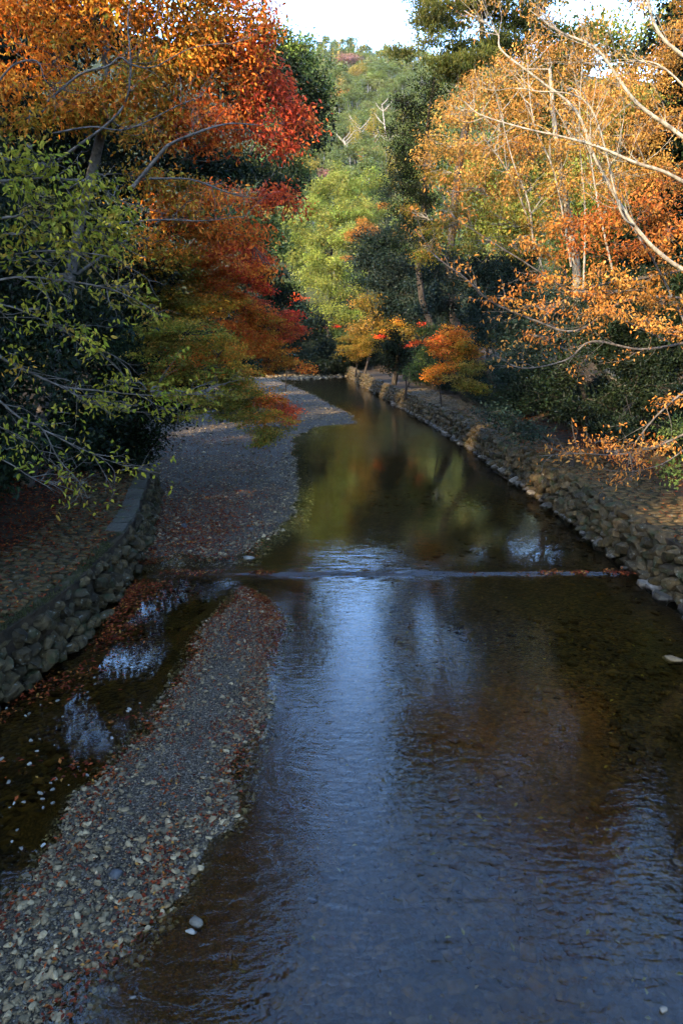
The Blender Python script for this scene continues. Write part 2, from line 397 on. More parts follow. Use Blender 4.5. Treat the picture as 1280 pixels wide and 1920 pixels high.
ripple = np.where(Y > 34, .25 + .3 * np.exp(-((Y - 41) / 3) ** 2), ripple)
river = link('river', grid('river', X, Y, Z, M_water, rnd=np.clip(ripple, .04, 1.2)), kind='structure')

# ------------------------------------------------------------------ stones: a few shapes, used many times
def rock_shape(seed, power=3.0, flat=(1, 1, 1), cuts=4):
    r = np.random.default_rng(seed); vs = []; idx = {}; fs = []
    for ax in range(3):
        for sg in (-1, 1):
            for i in range(2):
                for j in range(2):
                    q = []
                    for (a, b) in ((i, j), (i + 1, j), (i + 1, j + 1), (i, j + 1)):
                        p = [0, 0, 0]; p[ax] = sg; p[(ax + 1) % 3] = a - 1; p[(ax + 2) % 3] = b - 1
                        k = tuple(p)
                        if k not in idx: idx[k] = len(vs); vs.append(p)
                        q.append(idx[k])
                    fs.append(q if sg > 0 else q[::-1])
    v = np.array(vs, float)
    v = v / ((np.abs(v) ** power).sum(1) ** (1 / power))[:, None]
    v *= 1 + r.normal(0, .07, (len(v), 1))
    for _ in range(cuts):
        n = unit(r.normal(size=3)); d = v @ n; h = r.uniform(.6, .85)
        v -= np.clip(d - h, 0, None)[:, None] * n
    return v * np.array(flat), np.array(fs)
ROCKS = [rock_shape(s, 3.2, (1, .9, .85), 5) for s in range(10)]
PEBS = [rock_shape(50 + s, 2.6, (1, .72, .5), 7) for s in range(8)]
SLABS = [rock_shape(80 + s, 4, (1, .9, .4), 3) for s in range(8)]
_c = np.array([(x, y, z) for x in (-1, 1) for y in (-1, 1) for z in (-1, 1)], float)
CUBEF = np.array(((0, 1, 3, 2), (4, 6, 7, 5), (0, 4, 5, 1), (2, 3, 7, 6), (0, 2, 6, 4), (1, 5, 7, 3)))
SMALL = []
for s in range(8):
    r_ = np.random.default_rng(200 + s); SMALL.append((unit(_c * (1, .8, .55) + r_.normal(0, .25, (8, 3))) * np.array((1, .8, .55)) * r_.uniform(.8, 1.1, (8, 1)), CUBEF))
def rotm(rx, ry, rz):
    cx, sx, cy, sy, cz, sz = np.cos(rx), np.sin(rx), np.cos(ry), np.sin(ry), np.cos(rz), np.sin(rz)
    return np.stack((np.stack((cz * cy, cz * sy * sx - sz * cx, cz * sy * cx + sz * sx), -1),
                     np.stack((sz * cy, sz * sy * sx + cz * cx, sz * sy * cx - cz * sx), -1),
                     np.stack((-sy, cy * sx, cy * cx), -1)), -2)
def merged(buf, shapes, loc, scl, rot):      # many stones into one buffer
    n = len(loc); which = R.integers(0, len(shapes), n); M = rotm(rot[:, 0], rot[:, 1], rot[:, 2])
    for k, (v, f) in enumerate(shapes):
        s = np.where(which == k)[0]
        if not len(s): continue
        w = np.einsum('nij,nkj->nki', M[s], v[None] * scl[s][:, None]) + loc[s][:, None]
        buf.add(w.reshape(-1, 3), (np.arange(len(s))[:, None, None] * len(v) + f[None]).reshape(-1, 4), None, np.repeat(R.random(len(s)), len(v)))
def shape_meshes(shapes, name, mat, smooth):
    return [mesh_np(name, v, [f], smooth=smooth, mat=mat) for v, f in shapes]
def place_stones(parent, name, meshes, loc, scl, rot):   # each stone an object of its own
    for i in range(len(loc)):
        o = bpy.data.objects.new(name, meshes[i % len(meshes)]); COL.objects.link(o); o.parent = parent
        o.location = loc[i]; o.scale = scl[i]; o.rotation_euler = rot[i]
def empty(name, loc, label=None, cat=None, group=None, kind=None):
    o = bpy.data.objects.new(name, None); COL.objects.link(o); o.location = loc
    o.empty_display_size = .3; tag(o, label, cat, group, kind); return o
def split_place(parent, name, shapes, mo, mm, loc, scl, rot, rest, limit=300, smooth=False):
    loc = np.array(loc); scl = np.array(scl); rot = np.array(rot)
    size = scl.max(1) / np.linalg.norm(loc - (0, 0, CAMH), axis=1)
    # what the frame shows comes first
    u = loc[:, 0] / np.maximum(loc[:, 1] * CP + (CAMH - loc[:, 2]) * SP, .1)
    size = np.where((np.abs(u) < .53) & (loc[:, 1] > 4.5), size, size * .01)
    order = np.argsort(-size); a, b = order[:limit], order[limit:]
    place_stones(parent, name, shape_meshes(shapes, name, mo, smooth), loc[a], scl[a], rot[a])
    if len(b):
        bf = Buf(); merged(bf, shapes, loc[b], scl[b], rot[b])
        link(rest, bf.mesh(rest, mm, smooth), parent, kind='stuff')

# left wall
def build_wall(label, xf, y0, y1, sgn, width, hgt, rough, courses, rest):
    w = empty('stone_wall', (0, 0, 0), label, 'wall')
    loc, scl, rot = [], [], []
    for c in range(courses):
        y = y0
        while y < y1:
            dxy = (xf(y + .2) - xf(y)) / .2; seg = math.hypot(1, dxy)
            wd = width * R.uniform(.5, 1.6) * (1.25 if c == 0 else 1)
            z = hgt * (c + .5) / courses + R.normal(0, .05) - .08
            hh = hgt / courses * R.uniform(.95, 1.45)
            bat = .30 * z / hgt if sgn > 0 else .22 * z / hgt
            ang = math.atan(dxy)
            loc.append((float(xf(y + wd / 2)) + sgn * (bat + .02) + R.normal(0, .035 * rough), y + wd / 2, z))
            scl.append((.22 * R.uniform(.85, 1.25), wd * .56, hh * .56))
            rot.append((R.normal(0, .22 * rough), R.normal(0, .18 * rough), -ang + R.normal(0, .25)))
            y += wd / seg
    if sgn > 0:
        for off in (.42,):
            y = y0
            while y < y1:
                wd = R.uniform(.3, .7); loc.append((float(xf(y + wd / 2)) + off + R.normal(0, .05), y + wd / 2, hgt + R.normal(-.03, .05))); scl.append((.24, wd * .56, .19 * R.uniform(.7, 1.3))); rot.append((R.normal(0, .15), R.normal(0, .15), R.normal(-.1, .3))); y += wd
    split_place(w, 'stone', ROCKS, M_wall_o, M_wall_m, loc, scl, rot, rest)
    yb = np.linspace(y0, y1, 80); xb = xf(yb)
    v = []
    for off, z in ((.10, -.6), (.18, .3), (.34, hgt - .1), (.9, hgt - .06)):
        v.append(np.stack((xb + sgn * off + .03 * R.normal(size=80), yb, np.full(80, z)), -1))
    v = np.concatenate(v); i = np.arange(79)
    f = np.concatenate([np.stack((k * 80 + i, k * 80 + i + 1, (k + 1) * 80 + i + 1, (k + 1) * 80 + i), -1) for k in range(3)])
    link('earth_core', mesh_np('earth_core', v, [f], mat=M_backing), w)
    return w
wall_l = build_wall('low rounded-stone river wall with flat coping beside the left path', lambda y: np.interp(y, LWy, LWx), 4.0, L_END, -1, .30, 1.2, 1.7, 5, 'small_stones')
wall_r = build_wall('long rough boulder river wall below the right bank path', xr, 9.0, 92, 1, .40, 1.15, 1.5, 4, 'small_stones')
# return of the left wall at its far end, and its coping slabs
loc, scl, rot = [], [], []
for c in range(4):
    for k in range(6):
        loc.append((LWx[-1] - .1 - k * .38, L_END + .05 + R.normal(0, .03), .3 * c + .1)); scl.append((.22, .2, .19)); rot.append(R.normal(0, .2, 3))
place_stones(wall_l, 'stone', shape_meshes(ROCKS, 'stone', M_wall_o, False), loc, scl, rot)
M_cope = mat_stone('coping', [(0, (.028, .025, .018)), (1, (.045, .04, .029))], True, .3, 10, ((.03, .034, .012), .56))
y = 17.3; loc, scl, rot = [], [], []
while y < L_END - .2:
    wd = R.uniform(.5, .85); a = -math.atan(float(np.interp(y + wd, LWy, LWx) - np.interp(y, LWy, LWx)) / wd)
    loc.append((float(np.interp(y + wd / 2, LWy, LWx)) - .42, y + wd / 2, 1.18 + R.normal(0, .012))); scl.append((.27, wd * .54, .22)); rot.append((R.normal(0, .02), R.normal(0, .02), a)); y += wd
place_stones(wall_l, 'coping_slab', shape_meshes([rock_shape(300 + s, 9, (1, 1, .5), 0) for s in range(4)], 'coping_slab', M_cope, False), loc, scl, rot)
# mossy earth topping of the near left wall
yb = np.linspace(4, 17.6, 70); v = []
for off, z in ((.14, 1.04), (.2, 1.15), (.32, 1.22), (.46, 1.22), (.58, 1.15)):
    v.append(np.stack((np.interp(yb, LWy, LWx) - off + .06 * vnoise(yb * 2, yb * 0 + off * 9), yb, z + .08 * vnoise(yb * 1.7, yb * 0 + off * 5)), -1))
v = np.concatenate(v); i = np.arange(69)
f = np.concatenate([np.stack((k * 70 + i, k * 70 + i + 1, (k + 1) * 70 + i + 1, (k + 1) * 70 + i), -1) for k in range(4)])
link('mossy_top', mesh_np('mossy_top', v, [f], smooth=True, mat=M_earth), wall_l)

def weeds(parent, name, x, y, z, size, pal):
    n = len(x); bf = Buf(); L = size * R.uniform(.5, 1.3, n); c = np.array(pal)[R.integers(0, len(pal), n)] * R.uniform(.6, 1.2, (n, 1))
    leaves(bf, np.stack((x, y, z), -1), np.stack((R.normal(0, .5, n), R.normal(0, .5, n), np.ones(n) * .8), -1), R.normal(size=(n, 3)), L, L * .22, c)
    link(name, bf.mesh(name, M_leaf), parent, kind='stuff')
MOSS = ((.03, .035, .010), (.045, .045, .014), (.06, .045, .02), (.02, .026, .008))
yw = R.uniform(8, 17.7, 9000); ow = R.uniform(.12, .62, 9000); kk = vnoise(yw * 1.2, ow * 4) + .25 * R.random(9000) > .02
weeds(wall_l, 'moss_tufts', np.interp(yw, LWy, LWx)[kk] - ow[kk], yw[kk], 1.17 + .05 * R.random(kk.sum()), .06, MOSS)
yw = R.uniform(13, 45, 9000); ow = R.uniform(.35, 1.0, 9000); kk = vnoise(yw * .8, ow * 3) > .12
weeds(wall_r, 'moss_tufts', xr(yw)[kk] + ow[kk], yw[kk], 1.16 + .08 * R.random(kk.sum()), .09, MOSS)
# paved paths on both banks
def paved(name, xf, off0, off1, y0, y1, zf, sx, sy, rest):
    yb = np.linspace(y0, y1, 60); v = []
    for o in np.linspace(off0, off1, 6): v.append(np.stack((xf(yb) + o, yb, zf(xf(yb) + o, yb) + .015), -1))
    v = np.concatenate(v); i = np.arange(59)
    f = np.concatenate([np.stack((k * 60 + i, k * 60 + i + 1, (k + 1) * 60 + i + 1, (k + 1) * 60 + i), -1) for k in range(5)])
    p = link(name, mesh_np(name, v, [f], mat=M_earth), kind='structure')
    loc, scl, rot = [], [], []; y = y0
    while y < y1:
        o = off0 + R.uniform(0, .1)
        while (o < off1) if off1 > off0 else (o > off1):
            w = sx * R.uniform(.7, 1.35); x = float(xf(y)) + o; yy_ = y + R.normal(0, .02)
            loc.append((x, yy_, float(zf(np.array(x), np.array(yy_))) + .01 + R.normal(0, .008)))
            scl.append((w * .48, sy * .48 * R.uniform(.85, 1.12), .14)); rot.append((R.normal(0, .05), R.normal(0, .05), R.normal(0, .12)))
            o += w * (1 if off1 > off0 else -1)
        y += sy
    split_place(p, 'paving_stone', SLABS, M_pave_o, M_pave_m, loc, scl, rot, rest, smooth=True)
    return p
paved('path_left', lambda y: np.interp(y, LWy, LWx), -.62, -2.6, 8, L_END - .3, lambda x, y: gzL(x, y), .30, .20, 'small_stones')
paved('path_right', xr, .62, 3.0, 13.5, 60, lambda x, y: gzR(x, y), .40, .30, 'small_stones')

# ------------------------------------------------------------------ gravel bars
def gpoly(px): return [G(*p, .03) for p in px]
BAR1 = gpoly([(455, 1102), (490, 1118), (527, 1165), (505, 1230), (492, 1300), (482, 1370), (452, 1440), (428, 1535), (350, 1565), (332, 1650), (262, 1745), (170, 1830), (110, 1920), (60, 2050), (-160, 2100), (-160, 1860),
              (0, 1712), (60, 1650), (105, 1590), (150, 1500), (215, 1425), (300, 1330), (335, 1280), (368, 1200), (410, 1150)])
BAR2 = gpoly([(262, 1062), (330, 1048), (400, 1053), (470, 1048), (522, 1008), (556, 985), (574, 930), (562, 860), (556, 826), (600, 802), (672, 796), (664, 778), (604, 747), (562, 727), (515, 710), (440, 703)]) + [np.array((-16, 60, 0)), np.array((-13.5, 42, 0)), np.array((-11.5, 30, 0)), np.array((-8, 27, 0))]
BAR3 = gpoly([(480, 701), (560, 696.5), (652, 706), (600, 711), (520, 713)])
def bar_z(x, y, poly, slope, top):
    sd = sdist(x, y, poly) + .34 * vnoise(x * 1.1, y * 1.1) + .2 * vnoise(x * 3.2, y * 3.2)
    return np.clip(sd * slope, -.36, .04) + top * (1 - np.exp(-np.clip(sd, 0, None) / 1.2)) + .03 * vnoise(x * 1.5, y * 1.2) + .015 * vnoise(x * 6, y * 6)
def build_bar(poly, slope, top, step, label):
    a = np.array([p[:2] for p in poly]); x0, y0 = a.min(0) - 2.2; x1, y1 = a.max(0) + 2.2
    X, Y = np.meshgrid(np.arange(x0, x1, step), np.arange(y0, y1, step))
    Z = bar_z(X, Y, poly, slope, top)
    return link('gravel_bar', grid('gravel_bar', X, Y, Z, M_bar, keep=Z > -.33), kind='structure', label=label)
bar1 = build_bar(BAR1, .22, .05, .12, 'long grey gravel bar strewn with red leaves in the foreground')
bar2 = build_bar(BAR2, .14, .14, .2, 'wide gravel beach along the left bank beyond the weir')
bar3 = build_bar(BAR3, .10, .10, .4, 'thin pale gravel spit at the far bend')
def scatter(n, poly, ymin=-1e9, ymax=1e9, margin=0.0):
    a = np.array([p[:2] for p in poly]); x0, y0 = a.min(0) - margin; x1, y1 = a.max(0) + margin
    y0 = max(y0, ymin); y1 = min(y1, ymax)
    x = R.uniform(x0, x1, n); y = R.uniform(y0, y1, n)
    return x, y, sdist(x, y, poly)
def near_keep(x, y):            # what the frame can see
    return (y > 4.6) & (np.abs(x) < .56 * (y * CP + CAMH * SP) + .3)
def pebbles(parent, poly, slope, top, n, smin, smax, keepf, ymin=-1e9, ymax=1e9, large=0, small=True):
    x, y, sd = scatter(n, poly, ymin, ymax, .5)
    k = near_keep(x, y) & (R.random(n) < keepf(x, y, sd)); x, y, sd = x[k], y[k], sd[k]
    s = smin * (smax / smin) ** (R.random(len(x)) ** 2.2)
    z = bar_z(x, y, poly, slope, top) + s * .12
    loc = np.stack((x, y, z), -1); scl = np.stack((s, s * R.uniform(.75, 1.1, len(s)), s * R.uniform(.7, 1.2, len(s))), -1) * .5 * 1.25
    rot = np.stack((R.normal(0, .3, len(s)), R.normal(0, .3, len(s)), R.uniform(0, 6.3, len(s))), -1)
    d = np.linalg.norm(loc - (0, 0, CAMH), axis=1); order = np.argsort(-s / d)
    a, b = order[:large], order[large:]
    if large: place_stones(parent, 'pebble', shape_meshes(PEBS, 'pebble', M_peb_o, False), loc[a], scl[a], rot[a])
    bf = Buf(); merged(bf, SMALL if small else PEBS, loc[b], scl[b], rot[b])
    link('small_pebbles', bf.mesh('small_pebbles', M_peb_m, True), parent, kind='stuff')
# how coarse the near bar is: coarse along its right and lower rim, fine on its back
def coarse1(x, y, sd):
    right = np.clip((x - (-1.75 - (y - 5) * -.045) + .6) / 1.2, 0, 1)
    return np.clip(np.clip(1.1 - np.abs(sd - .05) / .75, 0, 1) * .8 + np.clip((8.2 - y) / 2.5, 0, .7), .04, 1) * (sd > -.28)
pebbles(bar1, BAR1, .22, .05, 26000, .028, .11, coarse1, large=300, small=True)
pebbles(bar1, BAR1, .22, .05, 28000, .014, .034, lambda x, y, sd: (sd > -.1) * .9)
pebbles(bar2, BAR2, .14, .14, 52000, .035, .14, lambda x, y, sd: np.clip(1 - np.abs(sd) / 2.2, .4, 1) * (sd > -.35), ymax=34, large=300)
pebbles(bar2, BAR2, .14, .14, 14000, .08, .22, lambda x, y, sd: (sd > -.5) * .8, ymin=34)
pebbles(bar3, BAR3, .10, .10, 1500, .2, .6, lambda x, y, sd: (sd > -.3) * .8)

# stones on the river bed
x = R.uniform(-6, 9, 9000); y = 4.5 + 24 * R.random(9000) ** 1.3
k = near_keep(x, y) & (x < xr(y) - .1) & (sdist(x, y, BAR1) < 0) & (R.random(9000) < np.clip(.35 + .65 * (np.abs(x - 1) > 3.5) + .5 * (y < 8), 0, 1))
x, y = x[k], y[k]; s = .06 * (5 ** (R.random(len(x)) ** 2))
loc = np.stack((x, y, np.where((x < -2.2 + (y - 8) * .05) & (y < WEIR), -.14, -.33) + 0 * x), -1)
bf = Buf(); merged(bf, SMALL, loc, np.stack((s, s, s * .8), -1) * .6, np.stack((0 * s, 0 * s, R.uniform(0, 6, len(s))), -1))
link('bed_stones', bf.mesh('bed_stones', M_bedst, True), bpy.data.objects['riverbed'], kind='stuff')
# pale stones breaking the surface of the shallow left channel
CH = gpoly([(0, 1340), (60, 1290), (140, 1240), (260, 1240), (330, 1230), (330, 1290), (215, 1420), (150, 1490), (95, 1590), (0, 1700), (-120, 1700), (-120, 1340)])
ctr = [G(*p) for p in ((235, 1255), (190, 1275), (160, 1290), (215, 1350), (190, 1390), (25, 1400), (50, 1385), (85, 1470), (110, 1405), (110, 1490), (50, 1510), (40, 1575), (20, 1360), (60, 1330), (120, 1350), (5, 1480), (30, 1420), (300, 1245), (290, 1270), (240, 1330))]
loc, scl, rot = [], [], []
for c in ctr:
    for _ in range(R.integers(1, 5)):
        s = R.uniform(.025, .07); q = R.normal(0, .2, 2) * (1.3, .8)
        loc.append((c[0] + q[0], c[1] + q[1], .01)); scl.append((s * .7, s * .6, s * .7)); rot.append((R.normal(0, .2), R.normal(0, .2), R.uniform(0, 6)))
M_white = mat_stone('pale_stone', [(0, (.06, .053, .04)), (1, (.15, .136, .11))], True, .25, 14, rough=.6, bump=.2)
place_stones(bpy.data.objects['riverbed'], 'pebble', shape_meshes(PEBS, 'pebble', M_white, False), loc, scl, rot)
# rubble lying along the foot of the right wall
loc, scl, rot = [], [], []
for yv in np.arange(13, 60, .42):
    if R.random() < .8:
        s = R.uniform(.12, .34); loc.append((float(xr(yv)) - R.uniform(-.02, .28), yv + R.normal(0, .1), .04)); scl.append((s * .7, s, s * .6)); rot.append((R.normal(0, .25), R.normal(0, .25), R.uniform(0, 6)))
M_wet = mat_stone('foot_stone', [(0, (.02, .017, .012)), (.6, (.037, .032, .024)), (1, (.08, .07, .055))], True, .35, 12, rough=.5)
place_stones(wall_r, 'foot_stone', shape_meshes(ROCKS, 'foot_stone', M_wet, False), loc, scl, rot)
# single stones one can point at
M_dark = mat_stone('dark_stone', [(0, (.03, .03, .03)), (1, (.05, .05, .048))], True, .3, 10)
def one_stone(px, py, wpx, label, mat, shapes, k, z=.05, hfac=.6):
    g = G(px, py, z); s = scale_at(px, py, g[1]) * wpx / 2
    link('loose_stone', mesh_np('loose_stone', shapes[k][0] * (s, s * .8, s * hfac), [shapes[k][1]], smooth=True, mat=mat), None, label, 'stone', None, None, g).rotation_euler[2] = R.uniform(-.5, .5)
one_stone(346, 988, 16, 'small dark rock on the leafy gravel, the left one of two', M_dark, ROCKS, 1, .15, 1)
one_stone(471, 994, 13, 'small dark rock on the pale gravel, nearer the water', M_dark, ROCKS, 2, .12, 1)
one_stone(380, 1524, 30, 'flat tan stone on the right rim of the near gravel bar', M_peb_o, PEBS, 0, .06, .9)
one_stone(216, 1640, 30, 'grey-blue angular stone in the middle of the near gravel bar', M_dark, ROCKS, 3, .08, .6)
one_stone(368, 1728, 28, 'pale stone standing out of the shallow water beside the near bar', M_white, ROCKS, 4, .02, .9)
one_stone(358, 1746, 22, 'pale flat stone just in front of the stone in the shallows', M_white, PEBS, 4, .02, .8)
one_stone(466, 1047, 26, 'pale flat stone at the water edge above the weir', M_white, PEBS, 1, .06, .7)
one_stone(1262, 1236, 40, 'broad flat brown stone at the surface near the right wall', M_peb_o, SLABS, 3, -.02, .5)
one_stone(1243, 1892, 20, 'white stone in the lower right corner of the river', M_white, PEBS, 5, .02, .9)
one_stone(250, 1870, 13, 'small white stone in the shallows at the lower left', M_white, PEBS, 6, .02, 1.0)
one_stone(1040, 857, 60, 'dark upright boulder on top of the right wall', M_dark, ROCKS, 5, 1.2, .7) if False else None

# ------------------------------------------------------------------ fallen leaves
LIT = np.array(((.20, .035, .012), (.28, .06, .015), (.14, .025, .012), (.32, .11, .025), (.11, .035, .02), (.36, .18, .04)))
def litter(name, label, x, y, z, size=.085, parent=None, pal=LIT):
    n = len(x); bf = Buf()
    ax = np.stack((R.normal(size=n), R.normal(size=n), R.normal(0, .25, n)), -1)
    no = np.stack((R.normal(0, .35, n), R.normal(0, .35, n), np.ones(n)), -1)
    L = size * R.uniform(.6, 1.25, n)
    c = pal[R.choice(len(pal), n, p=np.array((.3, .25, .18, .14, .08, .05)))] * R.uniform(.2, .55, (n, 1))
    leaves(bf, np.stack((x, y, z + .01 + R.uniform(0, .015, n)), -1), ax, no, L, L * .5, c)
    link('fallen_leaves', bf.mesh('fallen_leaves', M_litter), parent, label, 'leaves', None, 'stuff')
x, y, sd = scatter(52000, BAR1, 4.5, margin=.5)
tipd = np.clip((y - 11.8) / 4.0, 0, 1)
dens = np.clip(.03 + .60 * tipd * np.clip((x + 2.75) / .5, .35, 1) + .25 * np.exp(-((sd - .15) / .25) ** 2) + .10 * (vnoise(x * 2, y * 1.3) > .16), 0, 1) * (sd > -.12)
k = near_keep(x, y) & (R.random(len(x)) < dens); x, y = x[k], y[k]
litter('a', 'red fallen leaves lying over the near gravel bar', x, y, np.maximum(bar_z(x, y, BAR1, .22, .05) + .012, .004), .062)
x, y, sd = scatter(60000, BAR2, ymax=40, margin=.4)
dens = np.clip(np.clip((30 - y) / 9, .16, 1) * np.clip((-2.2 - x) / 2.2 + .15, .0, 1) + .35 * np.exp(-((y - 18.3) / .35) ** 2), 0, 1) * (sd > -.1)
k = near_keep(x, y) & (R.random(len(x)) < dens); x, y = x[k], y[k]
litter('b', 'red fallen leaves carpeting the gravel beach beside the left wall', x, y, np.maximum(bar_z(x, y, BAR2, .14, .14) + .02, .055), .10)
# along the left channel: at the foot of the wall and in the shallows
y = R.uniform(8, 18.5, 9000); off = R.gamma(1.1, .28, 9000); x = np.interp(y, LWy, LWx) + .18 + off
k = R.random(9000) < np.clip(.2 + 1.3 * vnoise(x * 1.1, y * .8), 0, 1); x1, y1 = x[k], y[k]
y = R.uniform(6.5, 12, 5000); x = R.uniform(-6, -2.5, 5000); k = (R.random(5000) < np.clip(1.8 * (vnoise(x * 1.5 + 4, y * 2.5) - .12), 0, .7)) & (sdist(x, y, BAR1) < .1)
x, y = np.concatenate((x1, x[k])), np.concatenate((y1, y[k])); k = near_keep(x, y)
litter('c', 'red fallen leaves drifted in the shallow channel below the left wall', x[k], y[k], 0 * x[k] + .004, .085)
y = R.uniform(8, 30, 26000); x = np.interp(y, LWy, LWx) - R.uniform(.3, 6, 26000)
k = near_keep(x, y) & (R.random(26000) < np.where(np.interp(y, LWy, LWx) - x > 2.5, .8, .28 + .5 * vnoise(x * 2, y * 2))) & (y < L_END - .2); x, y = x[k], y[k]
litter('d', 'rust-brown fallen leaves on the left path and the slope above it', x, y, gzL(x, y) + .045, .10)
y = R.uniform(13.5, 45, 26000); x = xr(y) + R.uniform(.6, 9, 26000)
k = near_keep(x, y) & (R.random(26000) < np.where(x - xr(y) > 3.5, .55, .12 + .9 * np.clip(vnoise(x * .9, y * .9), 0, 1))); x, y = x[k], y[k]
litter('e', 'orange-brown fallen leaves on the right path and under its trees', x, y, gzR(x, y) + .05, .10)
x = np.concatenate((R.uniform(5.2, 8.0, 420), R.uniform(-5, -1, 260), R.uniform(2.5, 6, 60))); y = WEIR + R.normal(-.02, .10, len(x)); k = R.random(len(x)) < np.clip(.2 + 2 * vnoise(x * 2.5, y * 0), 0, 1)
litter('f', 'fallen leaves caught along the lip of the weir', x[k], y[k], 0 * x[k] + .075, .10)
x = R.uniform(-2, 8, 900); y = R.uniform(5, 17, 900); k = near_keep(x, y) & (sdist(x, y, BAR1) < -.2) & (x < xr(y) - .2)
SUNK = np.array(((.16, .10, .02), (.25, .2, .03), (.10, .03, .01), (.2, .12, .02), (.08, .05, .02), (.3, .22, .05)))
litter('g', 'sunken yellow and brown leaves scattered over the river bed', x[k], y[k], 0 * x[k] - .26, .085, None, SUNK)

# ------------------------------------------------------------------ trees
PAL = {
 'orange': [((0.707, 0.2095, 0.023), 3), ((0.5841, 0.1359, 0.0155), 2), ((0.7684, 0.3197, 0.0385), 2), ((0.3382, 0.2095, 0.023), 1)],
 'redorange': [((0.8716, 0.174, 0.0268), 3), ((0.6545, 0.0981, 0.0217), 2), ((0.9157, 0.2917, 0.0326), 2), ((0.3713, 0.1949, 0.0326), 0.6)],
 'red': [((0.7115, 0.0882, 0.0294), 3), ((0.5606, 0.0686, 0.026), 2), ((0.8193, 0.1764, 0.0353), 1.4), ((0.4312, 0.0686, 0.0353), 1)],
 'crimson': [((0.7422, 0.059, 0.0256), 3), ((0.5655, 0.059, 0.0204), 2), ((0.7422, 0.1769, 0.0204), 1)],
 'olive': [((0.231, 0.1995, 0.0277), 3), ((0.3346, 0.2381, 0.0319), 2), ((0.168, 0.1689, 0.0252), 2), ((0.5026, 0.2381, 0.037), 1)],
 'oliveorange': [((0.4226, 0.2369, 0.0254), 3), ((0.697, 0.2576, 0.029), 2), ((0.2983, 0.2149, 0.029), 2), ((0.8964, 0.2576, 0.0341), 1)],
 'lime': [((0.297, 0.264, 0.0242), 3), ((0.198, 0.209, 0.022), 2), ((0.374, 0.308, 0.0385), 2), ((0.418, 0.264, 0.044), 0.6)],
 'green': [((.075, .11, .028), 3), ((.055, .085, .022), 2), ((.11, .14, .035), 1)],
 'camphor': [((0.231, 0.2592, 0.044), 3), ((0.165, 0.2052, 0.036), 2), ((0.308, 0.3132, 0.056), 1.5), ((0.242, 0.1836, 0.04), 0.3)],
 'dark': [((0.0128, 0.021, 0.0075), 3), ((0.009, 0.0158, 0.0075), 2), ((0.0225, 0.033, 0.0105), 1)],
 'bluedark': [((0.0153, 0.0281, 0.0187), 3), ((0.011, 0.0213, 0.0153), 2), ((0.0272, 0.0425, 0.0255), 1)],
 'tan': [((0.4562, 0.2156, 0.0455), 3), ((0.3732, 0.1666, 0.035), 2), ((0.5184, 0.2842, 0.063), 2), ((0.311, 0.1666, 0.035), 1)],
 'tanolive': [((0.252, 0.16, 0.024), 3), ((0.1785, 0.13, 0.018), 2), ((0.315, 0.17, 0.027), 2), ((0.1155, 0.12, 0.018), 1)],
 'brick': [((0.462, 0.15, 0.03), 3), ((0.396, 0.11, 0.025), 2), ((0.528, 0.21, 0.04), 2)],
 'peach': [((0.472, 0.196, 0.039), 3), ((0.4104, 0.147, 0.0292), 2), ((0.513, 0.2646, 0.065), 1)],
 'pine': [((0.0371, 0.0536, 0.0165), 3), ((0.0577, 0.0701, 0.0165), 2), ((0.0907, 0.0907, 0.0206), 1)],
 'pinelit': [((0.1232, 0.1232, 0.0246), 3), ((0.0784, 0.0952, 0.0224), 2), ((0.1568, 0.1456, 0.0336), 1)],  # same needles as the darker pine tones, with sunlight put into the colour
 'cedar': [((0.007, 0.0125, 0.0043), 3), ((0.0109, 0.0175, 0.0051), 2), ((0.0234, 0.0273, 0.0078), 0.7)],  # darkened so the colour itself carries the shade over the conifer
 'gold': [((.28, .22, .04), 3), ((.20, .18, .035), 2), ((.34, .24, .05), 1)],
 'pink': [((.34, .18, .13), 3), ((.28, .15, .11), 2)],
 'yellowgreen': [((.17, .20, .03), 3), ((.13, .17, .03), 2)],
}
ALB = .50
def pcol(pal, n):
    p = PAL[pal]; w = np.array([x[1] for x in p], float); c = np.array([x[0] for x in p]) * ALB
    return c[R.choice(len(p), n, p=w / w.sum())]
